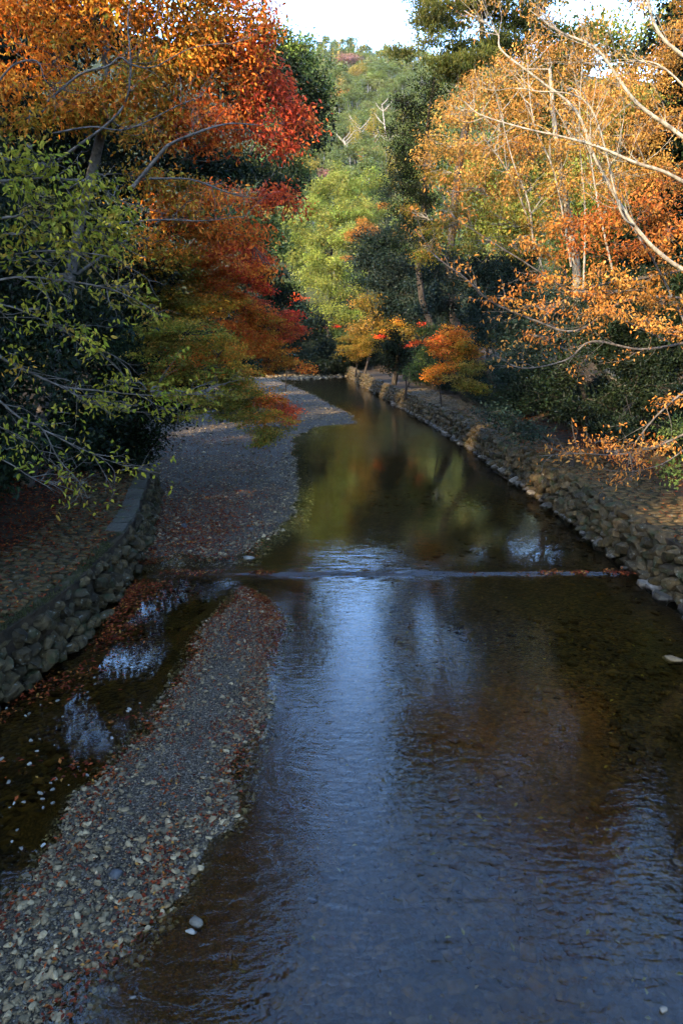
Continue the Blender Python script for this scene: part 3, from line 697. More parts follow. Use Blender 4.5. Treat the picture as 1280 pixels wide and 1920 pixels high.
def fill(buf, c, rad, pal, L, style, cover, six=False, per=10, wr=.5):
    """leaf sprays spread through one clump; returns where the sprays sit"""
    rad = np.asarray(rad, float)
    cover = cover * {'round': 1.7, 'flat': 2.0, 'droop': 1.5, 'needle': 1.3}[style]
    n = int(cover * math.pi * rad[0] * rad[2] / (L * L * wr * .5)); n = max(n, 20)
    ns = max(3, n // per)
    d = unit(R.normal(size=(ns, 3))); rr = R.random(ns) ** (1 / 2.4)
    d[:, 2] = np.where((d[:, 2] < 0) & (R.random(ns) < .45), -d[:, 2], d[:, 2])
    # a clump is itself a few uneven sub-clumps, so its outline breaks up
    m = int(np.clip(ns // 7, 5, 18)); sub = unit(R.normal(size=(m, 3))) * (R.random((m, 1)) ** .5) * (.78, .78, .85); sr = R.uniform(.22, .46, (m, 1)) * (1, 1, .7 if style in ('flat', 'needle') else .9)
    sw = (sr[:, 0] ** 2); w_ = R.choice(m, ns, p=sw / sw.sum())
    sp = c + (sub[w_] + d * sr[w_] * rr[:, None]) * rad * 1.12
    if style in ('flat', 'droop'): sp[:, 2] -= .18 * rad[2] * ((sp[:, 0] - c[0]) ** 2 + (sp[:, 1] - c[1]) ** 2) / rad[0] ** 2
    if style in ('flat', 'droop'): sp[:, 2] += (sp[:, 0] - c[0]) * R.normal(0, .16) + (sp[:, 1] - c[1]) * R.normal(0, .22)
    tone = R.uniform(.62, 1.32, (m, 1)) * (1 + R.normal(0, .06, (m, 3)))
    sc_ = pcol(pal, ns) * R.uniform(.78, 1.22, (ns, 1)) * tone[w_]
    k = R.integers(0, ns, n)
    sig = L * (1.3 + .12 * per) * np.array((1, 1, {'flat': .35, 'needle': .3}.get(style, .7)))
    pos = sp[k] + R.normal(size=(n, 3)) * sig * .6
    out = unit(d[k] + (pos - sp[k]) / (L * 3))
    rn = R.normal(size=(n, 3))
    if style == 'flat':
        ax = rn * (1, 1, .5) + out * (.8, .8, .1) + (0, 0, -.25); no = np.array((0, 0, .8)) + .75 * R.normal(size=(n, 3))
    elif style == 'droop':
        ax = rn * .65 + out * (.5, .5, .2) + (0, 0, -.6); no = R.normal(size=(n, 3)) + (0, 0, .8) + out * .3
    elif style == 'needle':
        ax = rn * .5 + out * .6 + (0, 0, .65); no = R.normal(size=(n, 3))
    else:
        ax = rn * .7 + out * .6; no = out * .6 + (0, 0, .7) + .6 * R.normal(size=(n, 3))
    col = sc_[k] * R.uniform(.82, 1.18, (n, 1))
    l = L * R.uniform(.45, 1.3, n)
    leaves(buf, pos, ax, no, l, l * wr, col, six)
    return sp
def tree(name, label, cat, base, clumps, L, style='round', cover=2.2, six=False, per=10, wr=.5, bark=None, tr=.16, group=None,
         lean=None, twigs=10, leafmat=None, trunk=None, deep=.85, tops=.75, sides=7, twr=.010, pal='green'):
    """clumps: (px, py, D, rx_px, ry_px[, palette]) as seen in the photo; base: (x, y) on the ground"""
    cs = []
    for q in clumps:
        c = P(q[0], q[1], q[2]); s = scale_at(q[0], q[1], q[2])
        cs.append((c, np.array((q[3] * s, q[3] * s * deep, q[4] * s)), q[5] if len(q) > 5 else pal))
    if base is None:
        m = np.mean([c[0] for c in cs], 0); base = (m[0], m[1])
    zb = gz(*base); o = np.array((base[0], base[1], zb))
    root = empty(name, o, label, cat, group)
    top = max(c[0][2] for c in cs); m = np.mean([c[0] for c in cs], 0)
    if trunk is None:
        h = max((top - zb) * tops, .4)
        tp = [o - (0, 0, .2), o + np.array((R.normal(0, .05), R.normal(0, .05), .33)) * h, o + (m - o) * (.35, .35, 0) + (0, 0, .66 * h), np.array((o[0] + (m[0] - o[0]) * .75, o[1] + (m[1] - o[1]) * .75, zb + h))]
    else: tp = [o - (0, 0, .2)] + [P(*t) for t in trunk]
    tp = curve(tp, 15); b = Buf()
    tube(b, tp, np.linspace(tr, tr * .28, len(tp)), sides + 1, .04)
    tk = link('trunk', b.mesh('trunk', bark or M_bark, True, o), root)
    lf = Buf(); br = Buf()
    nodes = [p for p in tp[3:]]; nrad = list(np.linspace(tr * .8, tr * .28, len(tp) - 3))
    cs.sort(key=lambda q: min(np.linalg.norm(q[0] - p) for p in tp))
    for c, rad, pl in cs:
        sp = fill(lf, c, rad, pl, L, style, cover, six, per, wr)
        nd = np.array(nodes); df = c - nd; dist = np.linalg.norm(df, axis=1)
        i = int(np.argmin(dist + 1.2 * np.clip(-df[:, 2] + .1 * dist, 0, None)))      # grow from the nearest wood that lies lower
        a = nd[i]; ln = np.linalg.norm(c - a); mid_ = (a + c) / 2 + np.array((0, 0, .10 * ln)) + R.normal(0, .08, 3) * ln
        r0 = min(nrad[i] * .6, .012 + .012 * ln); pc = curve((a, mid_, c + (a - c) * .12), 12)
        rr_ = np.linspace(r0, max(.006, r0 * .3), len(pc)); tube(br, pc, rr_, 5)
        nodes += list(pc[4:]); nrad += list(rr_[4:])
        for s in sp[R.permutation(len(sp))[:twigs]]:
            q = pc[R.integers(len(pc) // 2, len(pc))]; d = np.linalg.norm(s - q)
            tube(br, curve((q, (q + s) / 2 + R.normal(0, .09, 3) * d + (0, 0, .05 * d), s), 6), np.linspace(max(twr * 1.6, r0 * .15), twr * .6, 7), 4)
    link('branches', br.mesh('branches', bark or M_bark, True, o), tk)
    link('crown', lf.mesh('crown', leafmat or M_leaf, False, o), root)
    return root

# ---- left bank
cherryA = tree('cherry_tree', 'tall cherry tree turning orange and red over the upper left', 'tree', (-10.2, 21.5), [
    (50, 30, 20, 110, 55, 'orange'), (20, 150, 19.5, 70, 45, 'orange'), (110, 200, 20, 80, 40, 'oliveorange'), (40, 230, 19.5, 60, 30, 'oliveorange'), (170, 35, 20.5, 110, 55, 'orange'), (300, 40, 21, 110, 60, 'orange'), (400, 50, 21.5, 90, 65, 'orange'),
    (90, 110, 20, 90, 40, 'orange'), (250, 130, 21, 120, 50, 'oliveorange'), (350, 130, 21.5, 100, 55, 'orange'), (160, 175, 20, 90, 40, 'orange'),
    (430, 120, 22, 80, 50, 'redorange'), (475, 60, 22, 45, 55, 'redorange'), (480, 120, 22.5, 60, 50, 'red'), (520, 185, 23, 55, 40, 'red'), (545, 225, 23, 42, 32, 'red'),
    (400, 215, 22, 100, 45, 'redorange'), (310, 220, 21.5, 90, 40, 'orange'), (480, 240, 22.5, 70, 38, 'red'), (535, 265, 23, 40, 28, 'red'), (240, 240, 21, 80, 30, 'oliveorange'),
    (380, 265, 22, 80, 24, 'redorange'), (490, 15, 23, 20, 20, 'red'), (60, -80, 20, 110, 70, 'orange'), (200, -90, 20.5, 110, 70, 'orange'), (340, -70, 21, 100, 60, 'orange'), (430, -30, 21.5, 55, 36, 'redorange'), (100, -230, 20, 110, 90, 'orange'), (250, -240, 20.5, 110, 90, 'orange'), (370, -180, 21, 80, 70, 'orange'), (180, -400, 20, 120, 90, 'orange'), (60, -380, 20, 100, 90, 'orange'),
    (300, 345, 22, 100, 22, 'oliveorange'), (390, 370, 23, 110, 26, 'redorange'), (480, 380, 23.5, 70, 20, 'red'), (540, 385, 24, 38, 14, 'red'), (330, 400, 23, 100, 25, 'orange'),
    (450, 440, 24, 75, 28, 'redorange'), (500, 500, 24, 30, 16, 'redorange'), (300, 450, 23, 80, 28, 'oliveorange'), (390, 430, 23.5, 70, 22, 'redorange')],
    .145, 'droop', 1.65, True, 11, .45, M_twig, .20, twigs=12, trunk=[(110, 640, 21.5), (150, 420, 21.5), (190, 250, 21.3), (200, 120, 21), (190, -40, 21), (180, -300, 20.5)])
def limb(buf, pts, r0, r1, sides=8):
    pc = curve([P(*p) for p in pts], 6 * len(pts)); tube(buf, pc, np.linspace(r0, r1, len(pc)), sides, .05); return pc
def sprigs(buf, pc, n, length, r, up=.5, depth=2, ends=None, start=.25):
    for _ in range(n):
        i = R.integers(int(len(pc) * start), len(pc)); q = pc[i]; t = unit(pc[min(i + 1, len(pc) - 1)] - pc[max(i - 1, 0)])
        d = unit(t * .8 + R.normal(0, .55, 3) + np.array((0, 0, up))); l = length * R.uniform(.5, 1.3)
        e = q + d * l; c = curve((q, q + d * l * .5 + R.normal(0, .10, 3) * l, e), 8); tube(buf, c, np.linspace(r, r * .3, len(c)), 4)
        if ends is not None: ends.append(e); ends.append(c[5])
        if depth > 1: sprigs(buf, c, R.integers(2, 4), length * .5, r * .5, up, depth - 1, ends)
def boughs(label, base, limbs, clumps, Lf, cover, pal, trunkpts, tr=.16, up=.15, slen=.75, wr=.46, sparse=.55):
    o = np.array((base[0], base[1], gz(*base))); root = empty('cherry_tree', o, label, 'tree')
    b = Buf(); tp = curve([o - (0, 0, .3)] + [P(*p) for p in trunkpts], 12); tube(b, tp, np.linspace(tr, tr * .4, len(tp)), 9, .04); tk = link('trunk', b.mesh('trunk', M_twig, True, o), root)
    ends = []
    for pts, r0, r1, ns in limbs:
        bb = Buf(); pc = limb(bb, pts, r0, r1, 6); sprigs(bb, pc, ns, slen, .008, up, 2, ends, .15); link('limb', bb.mesh('limb', M_twig, True, o), tk)
    lf = Buf(); br = Buf()
    for q in clumps:
        c = P(*q[:3]); s = scale_at(*q[:3]); sp = fill(lf, c, (q[3] * s, q[3] * s * .8, q[4] * s), q[5] if len(q) > 5 else pal, Lf, 'droop', cover, True, 6, wr)
        for s_ in sp[R.permutation(len(sp))[:14]]:
            d = np.linalg.norm(s_ - c); tube(br, curve((c + (s_ - c) * .1, (c + s_) / 2 + R.normal(0, .1, 3) * d, s_), 6), np.linspace(.008, .003, 7), 4)
    e = np.array(ends); e = e[R.random(len(e)) < sparse]; k = np.repeat(np.arange(len(e)), 3); n = len(k)
    leaves(lf, e[k] + R.normal(0, .06, (n, 3)), R.normal(0, .6, (n, 3)) + (0, 0, -.6), R.normal(size=(n, 3)) + (0, 0, 1), Lf * R.uniform(.7, 1.2, n), Lf * .45, pcol(pal, n), True)
    link('twigs', br.mesh('twigs', M_twig, True, o), tk, kind='stuff'); link('crown', lf.mesh('crown', M_leaf, False, o), root)

for pts, r0, r1 in ((((250, 350, 19.5), (300, 290, 19.3), (320, 270, 19.2), (380, 245, 19.2), (430, 232, 19.3), (490, 235, 19.5)), .055, .012), (((110, 300, 19.5), (220, 215, 19.2), (245, 140, 19), (240, 40, 19), (250, -20, 19)), .035, .012), (((90, 190, 19.3), (150, 140, 19), (200, 125, 18.9), (225, 108, 18.9), (250, 122, 18.9), (290, 125, 19), (360, 90, 19.2), (440, 80, 19.5)), .03, .008),
                    (((-30, 190, 18.6), (0, 150, 18.6), (30, 120, 18.6), (70, 115, 18.6), (85, 150, 18.6), (105, 168, 18.6)), .028, .01), (((280, 335, 19.8), (360, 337, 19.8), (430, 362, 20), (480, 372, 20.3)), .03, .01), (((200, 420, 20), (300, 412, 19.8), (380, 414, 19.8), (460, 405, 20)), .028, .01), (((100, 250, 19.2), (170, 238, 19), (240, 242, 19), (330, 200, 19), (380, 180, 19.2)), .024, .008)):
    o_ = np.array(cherryA.location); bb = Buf(); pc = limb(bb, pts, r0, r1, 7); sprigs(bb, pc, 12, .8, .009, .25, 2)
    link('limb', bb.mesh('limb', M_twig, True, o_), cherryA.children[0])
D0 = 9.8
def bl(pts, d0=9.6, d1=10.2): return tuple((p[0], p[1], d0 + (d1 - d0) * i / (len(pts) - 1)) for i, p in enumerate(pts))
boughs('near cherry tree with yellow-green leaves overhanging the left path', (-8.6, 9.6), [
    (bl(((-70, 345), (0, 340), (60, 335), (120, 335), (190, 355), (240, 385))), .022, .005, 16), (bl(((-70, 430), (0, 410), (70, 405), (150, 420), (230, 455))), .022, .005, 16), (bl(((-70, 470), (0, 480), (90, 470), (200, 480), (240, 500))), .02, .005, 14),
    (bl(((-60, 540), (30, 520), (110, 525), (200, 540), (260, 565), (305, 595))), .018, .004, 14), (bl(((-60, 560), (20, 575), (80, 600), (140, 630), (215, 668))), .016, .004, 12),
    (bl(((-60, 610), (0, 668), (60, 700), (120, 725), (180, 732), (260, 740), (330, 742), (395, 730)), 9.5, 10.5), .024, .004, 18), (bl(((120, 725), (170, 755), (230, 770), (330, 775)), 9.8, 10.4), .012, .004, 10),
    (bl(((-60, 700), (0, 752), (40, 785), (80, 805), (110, 860), (150, 905), (165, 935)), 9.2, 9.6), .020, .004, 9), (bl(((80, 805), (130, 830), (190, 858), (240, 875), (272, 882)), 9.4, 9.8), .011, .003, 8), (bl(((-60, 830), (20, 870), (60, 895), (110, 908)), 9.1, 9.4), .012, .003, 7), (bl(((-40, 780), (0, 800), (60, 830), (90, 870))), .010, .003, 6)],
    [(20, 300, 9.6, 60, 22), (90, 312, 9.8, 70, 22), (160, 335, 10, 60, 24), (60, 365, 9.6, 66, 24), (150, 390, 10, 80, 26), (205, 425, 10.1, 54, 28), (40, 440, 9.6, 56, 20), (120, 450, 10, 76, 24), (200, 470, 10.2, 48, 22), (60, 280, 9.6, 30, 12), (20, 490, 9.6, 50, 14), (230, 400, 10.2, 24, 20),
     (140, 520, 10, 64, 13), (220, 542, 10.2, 50, 14), (275, 575, 10.4, 32, 16), (50, 580, 9.7, 46, 10), (110, 612, 9.8, 54, 12), (160, 635, 9.9, 44, 12), (195, 660, 10, 26, 9),
     (215, 712, 10, 36, 11), (280, 732, 10.2, 56, 13), (345, 735, 10.4, 44, 10), (380, 732, 10.5, 18, 7), (250, 762, 10.1, 52, 12), (190, 758, 9.9, 40, 9), (130, 775, 9.8, 36, 8), (310, 768, 10.3, 28, 9), (30, 665, 9.5, 28, 9), (35, 690, 9.5, 30, 5, 'orange'),
     (40, 800, 9.2, 30, 7), (20, 840, 9.1, 26, 7), (60, 868, 9.2, 26, 5), (240, 880, 9.7, 26, 5), (160, 905, 9.5, 26, 5)],
    .094, .95, 'lime', [(-150, 900, 9.6), (-140, 700, 9.6), (-120, 480, 9.6), (-80, 300, 9.6)], .14, -.05, .55, .5, .28)
tree('maple_tree', 'maple with crimson and orange tiers in the middle of the left bank', 'tree', (-11.5, 29), [
    (400, 480, 29, 66, 20, 'crimson'), (450, 505, 30, 50, 23, 'crimson'), (475, 530, 30, 33, 20, 'crimson'), (330, 490, 28.5, 88, 23, 'oliveorange'), (400, 510, 29, 88, 23, 'redorange'),
    (300, 520, 28.5, 77, 23, 'olive'), (370, 540, 29, 88, 21, 'oliveorange'), (430, 545, 29.5, 55, 20, 'redorange'), (310, 560, 28.5, 77, 21, 'olive'), (400, 575, 29, 77, 20, 'oliveorange'), (255, 500, 28, 66, 26, 'orange'),
    (470, 470, 30, 55, 20, 'red'), (340, 590, 29, 66, 20, 'olive')],
    .10, 'flat', 2.2, False, 12, .75, None, .16, twigs=8, deep=1.0)
tree('maple_tree', 'maple with fiery orange pads and a crimson tip leaning over the gravel', 'tree', (-10.5, 33), [
    (470, 595, 32, 61, 16, 'redorange'), (500, 610, 32, 66, 20, 'orange'), (540, 600, 32.5, 31, 15, 'crimson'), (530, 625, 32.5, 46, 16, 'red'), (480, 632, 32, 66, 18, 'orange'), (440, 620, 31.5, 66, 20, 'redorange'),
    (555, 615, 33, 18, 10, 'crimson'), (440, 655, 31.5, 77, 18, 'redorange'), (500, 655, 32, 55, 15, 'orange'), (530, 680, 32, 37, 15, 'orange'), (560, 685, 32.5, 26, 12, 'redorange'), (505, 688, 32, 22, 12, 'orange'), (390, 640, 31, 66, 20, 'olive'), (470, 570, 32, 44, 15, 'red')],
    .095, 'flat', 2.1, False, 12, .75, None, .15, twigs=10, deep=1.0)
tree('maple_tree', 'maple with drooping olive and red foliage over the left gravel beach', 'tree', (-9.6, 27.5), [
    (350, 670, 26, 99, 26, 'redorange'), (300, 640, 26, 77, 25, 'olive'), (400, 660, 26, 77, 20, 'oliveorange'), (330, 620, 26, 66, 20, 'olive'), (430, 715, 25.5, 55, 20, 'olive'), (470, 735, 25.5, 55, 20, 'oliveorange'), (500, 752, 25.5, 46, 20, 'redorange'), (535, 772, 25.5, 26, 21, 'red'), (545, 790, 25.5, 15, 15, 'red'), (460, 765, 25.2, 61, 23, 'olive'), (420, 745, 25.2, 55, 23, 'olive'),
    (495, 785, 25.2, 55, 21, 'oliveorange'), (510, 812, 25, 46, 18, 'olive'), (490, 825, 25, 20, 15, 'olive'), (380, 700, 26, 66, 23, 'olive'), (320, 700, 26, 66, 23, 'olive')],
    .075, 'flat', 1.9, False, 12, .75, None, .16, twigs=10, deep=1.0)

tree('maple_tree', 'shaded olive-green maple low over the left gravel beach', 'tree', (-9.4, 25.6), [
    (300, 610, 24, 60, 20), (360, 630, 24, 70, 18), (420, 640, 24.3, 50, 16, 'oliveorange'), (290, 660, 24, 60, 20), (350, 690, 24, 70, 20), (410, 700, 24.2, 60, 18), (450, 690, 24.5, 40, 16, 'oliveorange'), (330, 740, 24, 60, 18), (400, 750, 24, 60, 18), (300, 720, 24, 40, 18), (450, 745, 24.3, 36, 16), (370, 775, 24, 40, 10), (430, 785, 24.2, 36, 12)],
    .08, 'flat', 1.7, False, 12, .75, None, .13, twigs=10, deep=1.0, pal='olive')
EV = dict(leafmat=M_gloss, wr=.55)
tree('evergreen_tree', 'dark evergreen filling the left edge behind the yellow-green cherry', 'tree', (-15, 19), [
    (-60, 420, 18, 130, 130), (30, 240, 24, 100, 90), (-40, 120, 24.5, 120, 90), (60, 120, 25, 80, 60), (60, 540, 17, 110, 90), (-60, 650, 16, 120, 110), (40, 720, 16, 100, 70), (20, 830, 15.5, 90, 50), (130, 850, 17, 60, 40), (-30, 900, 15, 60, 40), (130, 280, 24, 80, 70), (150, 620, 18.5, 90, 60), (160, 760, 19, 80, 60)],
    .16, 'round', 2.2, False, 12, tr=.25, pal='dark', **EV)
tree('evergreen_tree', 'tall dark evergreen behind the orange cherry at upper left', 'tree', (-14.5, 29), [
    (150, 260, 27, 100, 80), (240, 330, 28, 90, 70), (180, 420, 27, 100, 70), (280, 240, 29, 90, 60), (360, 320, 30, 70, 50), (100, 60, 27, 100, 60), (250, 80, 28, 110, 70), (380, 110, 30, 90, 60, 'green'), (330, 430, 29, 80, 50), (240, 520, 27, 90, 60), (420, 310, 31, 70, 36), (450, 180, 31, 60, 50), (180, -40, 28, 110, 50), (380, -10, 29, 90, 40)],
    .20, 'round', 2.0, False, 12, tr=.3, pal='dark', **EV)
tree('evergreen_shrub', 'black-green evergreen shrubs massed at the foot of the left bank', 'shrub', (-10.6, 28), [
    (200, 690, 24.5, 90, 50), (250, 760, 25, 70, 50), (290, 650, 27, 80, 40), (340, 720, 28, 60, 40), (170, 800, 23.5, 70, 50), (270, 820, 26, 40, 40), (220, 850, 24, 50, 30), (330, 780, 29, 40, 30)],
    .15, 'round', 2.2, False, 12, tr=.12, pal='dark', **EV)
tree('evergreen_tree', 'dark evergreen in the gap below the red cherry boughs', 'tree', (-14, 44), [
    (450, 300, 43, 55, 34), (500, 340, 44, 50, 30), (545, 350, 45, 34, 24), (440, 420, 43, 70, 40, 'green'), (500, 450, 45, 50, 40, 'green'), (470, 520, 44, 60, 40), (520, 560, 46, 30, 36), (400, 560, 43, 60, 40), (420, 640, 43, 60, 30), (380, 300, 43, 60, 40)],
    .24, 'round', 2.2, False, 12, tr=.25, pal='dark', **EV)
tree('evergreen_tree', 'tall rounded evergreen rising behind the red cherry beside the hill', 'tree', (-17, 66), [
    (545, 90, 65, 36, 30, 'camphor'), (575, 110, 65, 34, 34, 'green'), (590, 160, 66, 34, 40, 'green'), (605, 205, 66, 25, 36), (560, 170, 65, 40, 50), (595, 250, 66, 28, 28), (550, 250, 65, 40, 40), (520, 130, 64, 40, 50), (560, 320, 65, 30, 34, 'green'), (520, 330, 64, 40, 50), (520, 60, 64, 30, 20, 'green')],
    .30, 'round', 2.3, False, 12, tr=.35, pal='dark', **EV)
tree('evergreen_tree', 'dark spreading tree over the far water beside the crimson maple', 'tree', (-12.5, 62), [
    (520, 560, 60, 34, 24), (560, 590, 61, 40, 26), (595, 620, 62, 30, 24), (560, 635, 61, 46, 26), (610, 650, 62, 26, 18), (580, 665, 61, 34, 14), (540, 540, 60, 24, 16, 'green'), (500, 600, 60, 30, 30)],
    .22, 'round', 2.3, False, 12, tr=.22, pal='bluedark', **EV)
tree('maple_tree', 'small scarlet maple in front of the bright green tree', 'tree', (-5.5, 68), [(552, 558, 66, 16, 5), (560, 563, 66.5, 10, 4), (540, 572, 66, 12, 4), (548, 550, 66, 8, 4), (600, 612, 68, 8, 4), (632, 612, 68, 6, 3)], .12, 'flat', 1.8, False, 12, .75, tr=.06, pal='crimson', twigs=4)

# ---- the end of the reach
tree('camphor_tree', 'big billowing bright green tree at the end of the river', 'tree', (-1.5, 97), [
    (640, 330, 98, 34, 22), (600, 360, 97, 36, 26), (660, 350, 97, 44, 28), (700, 340, 99, 26, 24), (590, 400, 95, 34, 26), (630, 400, 94, 40, 28), (675, 400, 95, 40, 28), (600, 445, 93, 40, 24), (560, 450, 94, 30, 22), (650, 450, 92, 40, 26), (550, 485, 93, 24, 20), (590, 490, 92, 40, 22), (640, 500, 91, 44, 24),
    (570, 525, 92, 34, 18), (620, 540, 91, 46, 22), (665, 540, 92, 30, 26), (610, 580, 91, 34, 20), (650, 590, 91, 34, 22), (640, 625, 91, 30, 16, 'green'), (610, 610, 91, 24, 14), (550, 420, 95, 22, 16), (700, 400, 98, 30, 30)],
    .23, 'round', 1.9, False, 8, tr=.45, pal='camphor', wr=.6)
tree('maple_tree', 'bright orange maple showing between green and dark trees mid-picture', 'tree', (2.5, 78), [(672, 428, 77, 22, 17), (690, 436, 77, 22, 15), (662, 444, 77, 14, 12), (655, 486, 77, 10, 7), (750, 440, 74, 14, 14), (756, 425, 74, 10, 10), (718, 385, 76, 9, 8)], .16, 'flat', 2.0, False, 12, .75, tr=.15, pal='peach', twigs=5)
tree('oak_tree', 'dark round-headed tree on the right bank in front of the bright green one', 'tree', (4.8, 64), [
    (700, 450, 62, 40, 24), (735, 460, 62, 34, 26), (680, 490, 61, 36, 26), (720, 500, 61, 44, 26), (700, 535, 61, 40, 22), (740, 545, 62, 34, 24), (690, 575, 61, 40, 18, 'tanolive'), (735, 590, 61, 40, 20), (715, 610, 61, 40, 16, 'tanolive'), (670, 620, 62, 22, 14, 'tanolive'), (760, 500, 62, 26, 30), (760, 420, 63, 20, 24), (775, 550, 60, 36, 28), (790, 590, 59, 34, 24), (760, 625, 59, 34, 16, 'tanolive'), (800, 540, 58, 36, 30), (730, 570, 60, 30, 20)],
    .20, 'round', 2.2, False, 12, tr=.28, pal='bluedark', **EV)
tree('maple_tree', 'low golden-olive maple dipping to the water at the far bend', 'tree', (1.6, 80), [(650, 658, 78, 26, 12, 'tanolive'), (680, 655, 78, 26, 12, 'tanolive'), (665, 668, 78, 26, 8, 'tanolive'), (700, 640, 78, 30, 17, 'tanolive'), (660, 640, 79, 24, 15, 'tanolive')], .13, 'flat', 2.2, False, 12, .75, tr=.10, pal='tanolive', twigs=5)
tree('maple_tree', 'scarlet maple glowing behind the dark round shrub on the right path', 'tree', (6, 62), [(712, 632, 60, 10, 5, 'crimson'), (725, 620, 60, 13, 6, 'oliveorange'), (760, 648, 58, 13, 4, 'red'), (790, 608, 58, 8, 8, 'crimson'), (745, 605, 59, 10, 6, 'oliveorange'), (780, 640, 58, 10, 5, 'red')], .11, 'flat', 2.0, False, 12, .75, tr=.10, pal='red', twigs=5)
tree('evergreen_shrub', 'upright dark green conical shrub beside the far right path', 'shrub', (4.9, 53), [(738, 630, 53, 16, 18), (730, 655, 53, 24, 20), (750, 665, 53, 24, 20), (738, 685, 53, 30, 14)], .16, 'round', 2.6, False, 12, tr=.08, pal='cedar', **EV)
tree('dogwood_tree', 'fresh green leafy sapling left of the orange maple on the right bank', 'tree', (6.6, 45), [(800, 620, 44, 22, 14), (812, 645, 44, 24, 14), (795, 665, 44, 24, 14), (815, 690, 44, 22, 12), (780, 690, 44, 18, 10), (775, 705, 45, 20, 8, 'green')], .13, 'droop', 2.2, False, 12, .6, tr=.07, pal='green')

# ---- right bank
tree('maple_tree', 'orange and yellow maple by the right path, half way along', 'tree', (8.6, 34), [
    (860, 625, 33, 38, 14, 'orange'), (835, 642, 33, 34, 14, 'redorange'), (880, 645, 33, 40, 15, 'oliveorange'), (820, 662, 33, 24, 12, 'orange'), (860, 668, 33, 44, 15, 'oliveorange'), (830, 690, 33, 36, 14, 'orange'), (880, 690, 33, 36, 17, 'gold'), (815, 705, 33, 24, 12, 'orange'), (860, 715, 33, 36, 15, 'gold'), (890, 728, 33, 30, 14, 'olive')],
    .085, 'flat', 2.3, False, 12, .75, None, .11, twigs=10, deep=1.0)
for nm, lab, base, cl, pal in (
    ('camellia_tree', 'blue-green camellia behind the orange maple on the right bank', (12.0, 33), [(940, 520, 32, 60, 40), (990, 560, 31, 70, 40), (900, 570, 33, 50, 40), (940, 620, 31, 60, 40), (1000, 640, 30, 70, 40), (960, 690, 29, 50, 40), (1060, 600, 30, 70, 40), (870, 510, 34, 50, 36), (830, 570, 38, 50, 40), (820, 500, 40, 50, 40)], 'bluedark'),
    ('camellia_tree', 'large dark evergreen in deep shade at the right edge', (17, 27), [(1120, 640, 26, 90, 60), (1200, 660, 25, 90, 70), (1270, 640, 24, 70, 80), (1140, 560, 27, 80, 50), (1240, 540, 26, 80, 50), (1180, 740, 25, 70, 40), (1270, 760, 23, 50, 40), (1060, 700, 27, 50, 40), (1320, 560, 25, 80, 90)], 'dark'),
    ('evergreen_shrub', 'low dark shrub spilling over the right wall', (8.9, 26), [(930, 780, 26, 40, 14), (975, 795, 25.5, 44, 16), (1010, 810, 25, 30, 12), (960, 820, 25, 30, 10)], 'bluedark'),
    ('evergreen_shrub', 'dark shrub in the shade behind the right path', (13.2, 25), [(1020, 740, 27, 50, 30), (1070, 770, 26, 50, 24), (950, 740, 29, 40, 30), (1150, 800, 22, 50, 20), (1000, 700, 28, 50, 30)], 'dark'),
    ('evergreen_shrub', 'small green shrub at the right edge above the leaf litter', (12.3, 20.5), [(1270, 800, 20, 40, 20), (1262, 890, 19.5, 26, 14)], 'green'),
    ):
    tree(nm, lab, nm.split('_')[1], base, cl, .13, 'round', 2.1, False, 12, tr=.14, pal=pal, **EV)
tree('zelkova_tree', 'big tan-orange zelkova glowing in the sun on the right bank', 'tree', (15.5, 34), [
    (890, 165, 33, 44, 26), (950, 140, 33, 60, 30), (1020, 120, 33.5, 60, 30), (1090, 110, 34, 60, 34), (850, 215, 32.5, 40, 28), (920, 210, 32, 64, 34), (1000, 195, 32, 70, 36), (1080, 190, 32.5, 70, 40), (1160, 160, 33, 70, 44), (1230, 120, 34, 60, 50), (830, 275, 32, 44, 28), (900, 280, 31.5, 70, 32), (980, 275, 31, 70, 34),
    (1060, 275, 31.5, 70, 36), (1140, 260, 32, 70, 44), (1230, 230, 33, 70, 60), (815, 335, 32, 40, 22, 'tanolive'), (880, 345, 31, 60, 26), (960, 350, 31, 64, 28), (1040, 350, 31, 64, 30), (1130, 345, 31.5, 64, 40), (800, 300, 32, 30, 16), (1230, 330, 32, 60, 50), (870, 395, 31, 60, 22, 'tanolive'), (940, 405, 31, 64, 22, 'tanolive'), (1010, 420, 31, 60, 24, 'tanolive'),
    (820, 430, 32, 50, 22, 'tanolive'), (880, 450, 31.5, 60, 22, 'olive'), (960, 465, 31, 50, 20, 'tanolive'), (800, 475, 33, 40, 22, 'olive'), (770, 400, 33, 30, 16, 'tanolive'), (1120, -60, 32.5, 70, 50), (1210, -60, 32.5, 70, 50), (1290, -40, 32.5, 60, 60), (1290, 60, 33, 60, 50), (1350, -60, 31, 80, 80), (1240, -170, 32, 80, 70), (1150, -150, 32.5, 60, 50)],
    .115, 'droop', 1.15, False, 9, .5, M_barkp, .26, twigs=16, twr=.010, pal='tan', trunk=[(1095, 640, 33.5), (1080, 500, 33), (1060, 380, 32.5), (1040, 250, 32.3), (1030, 130, 32.5)])
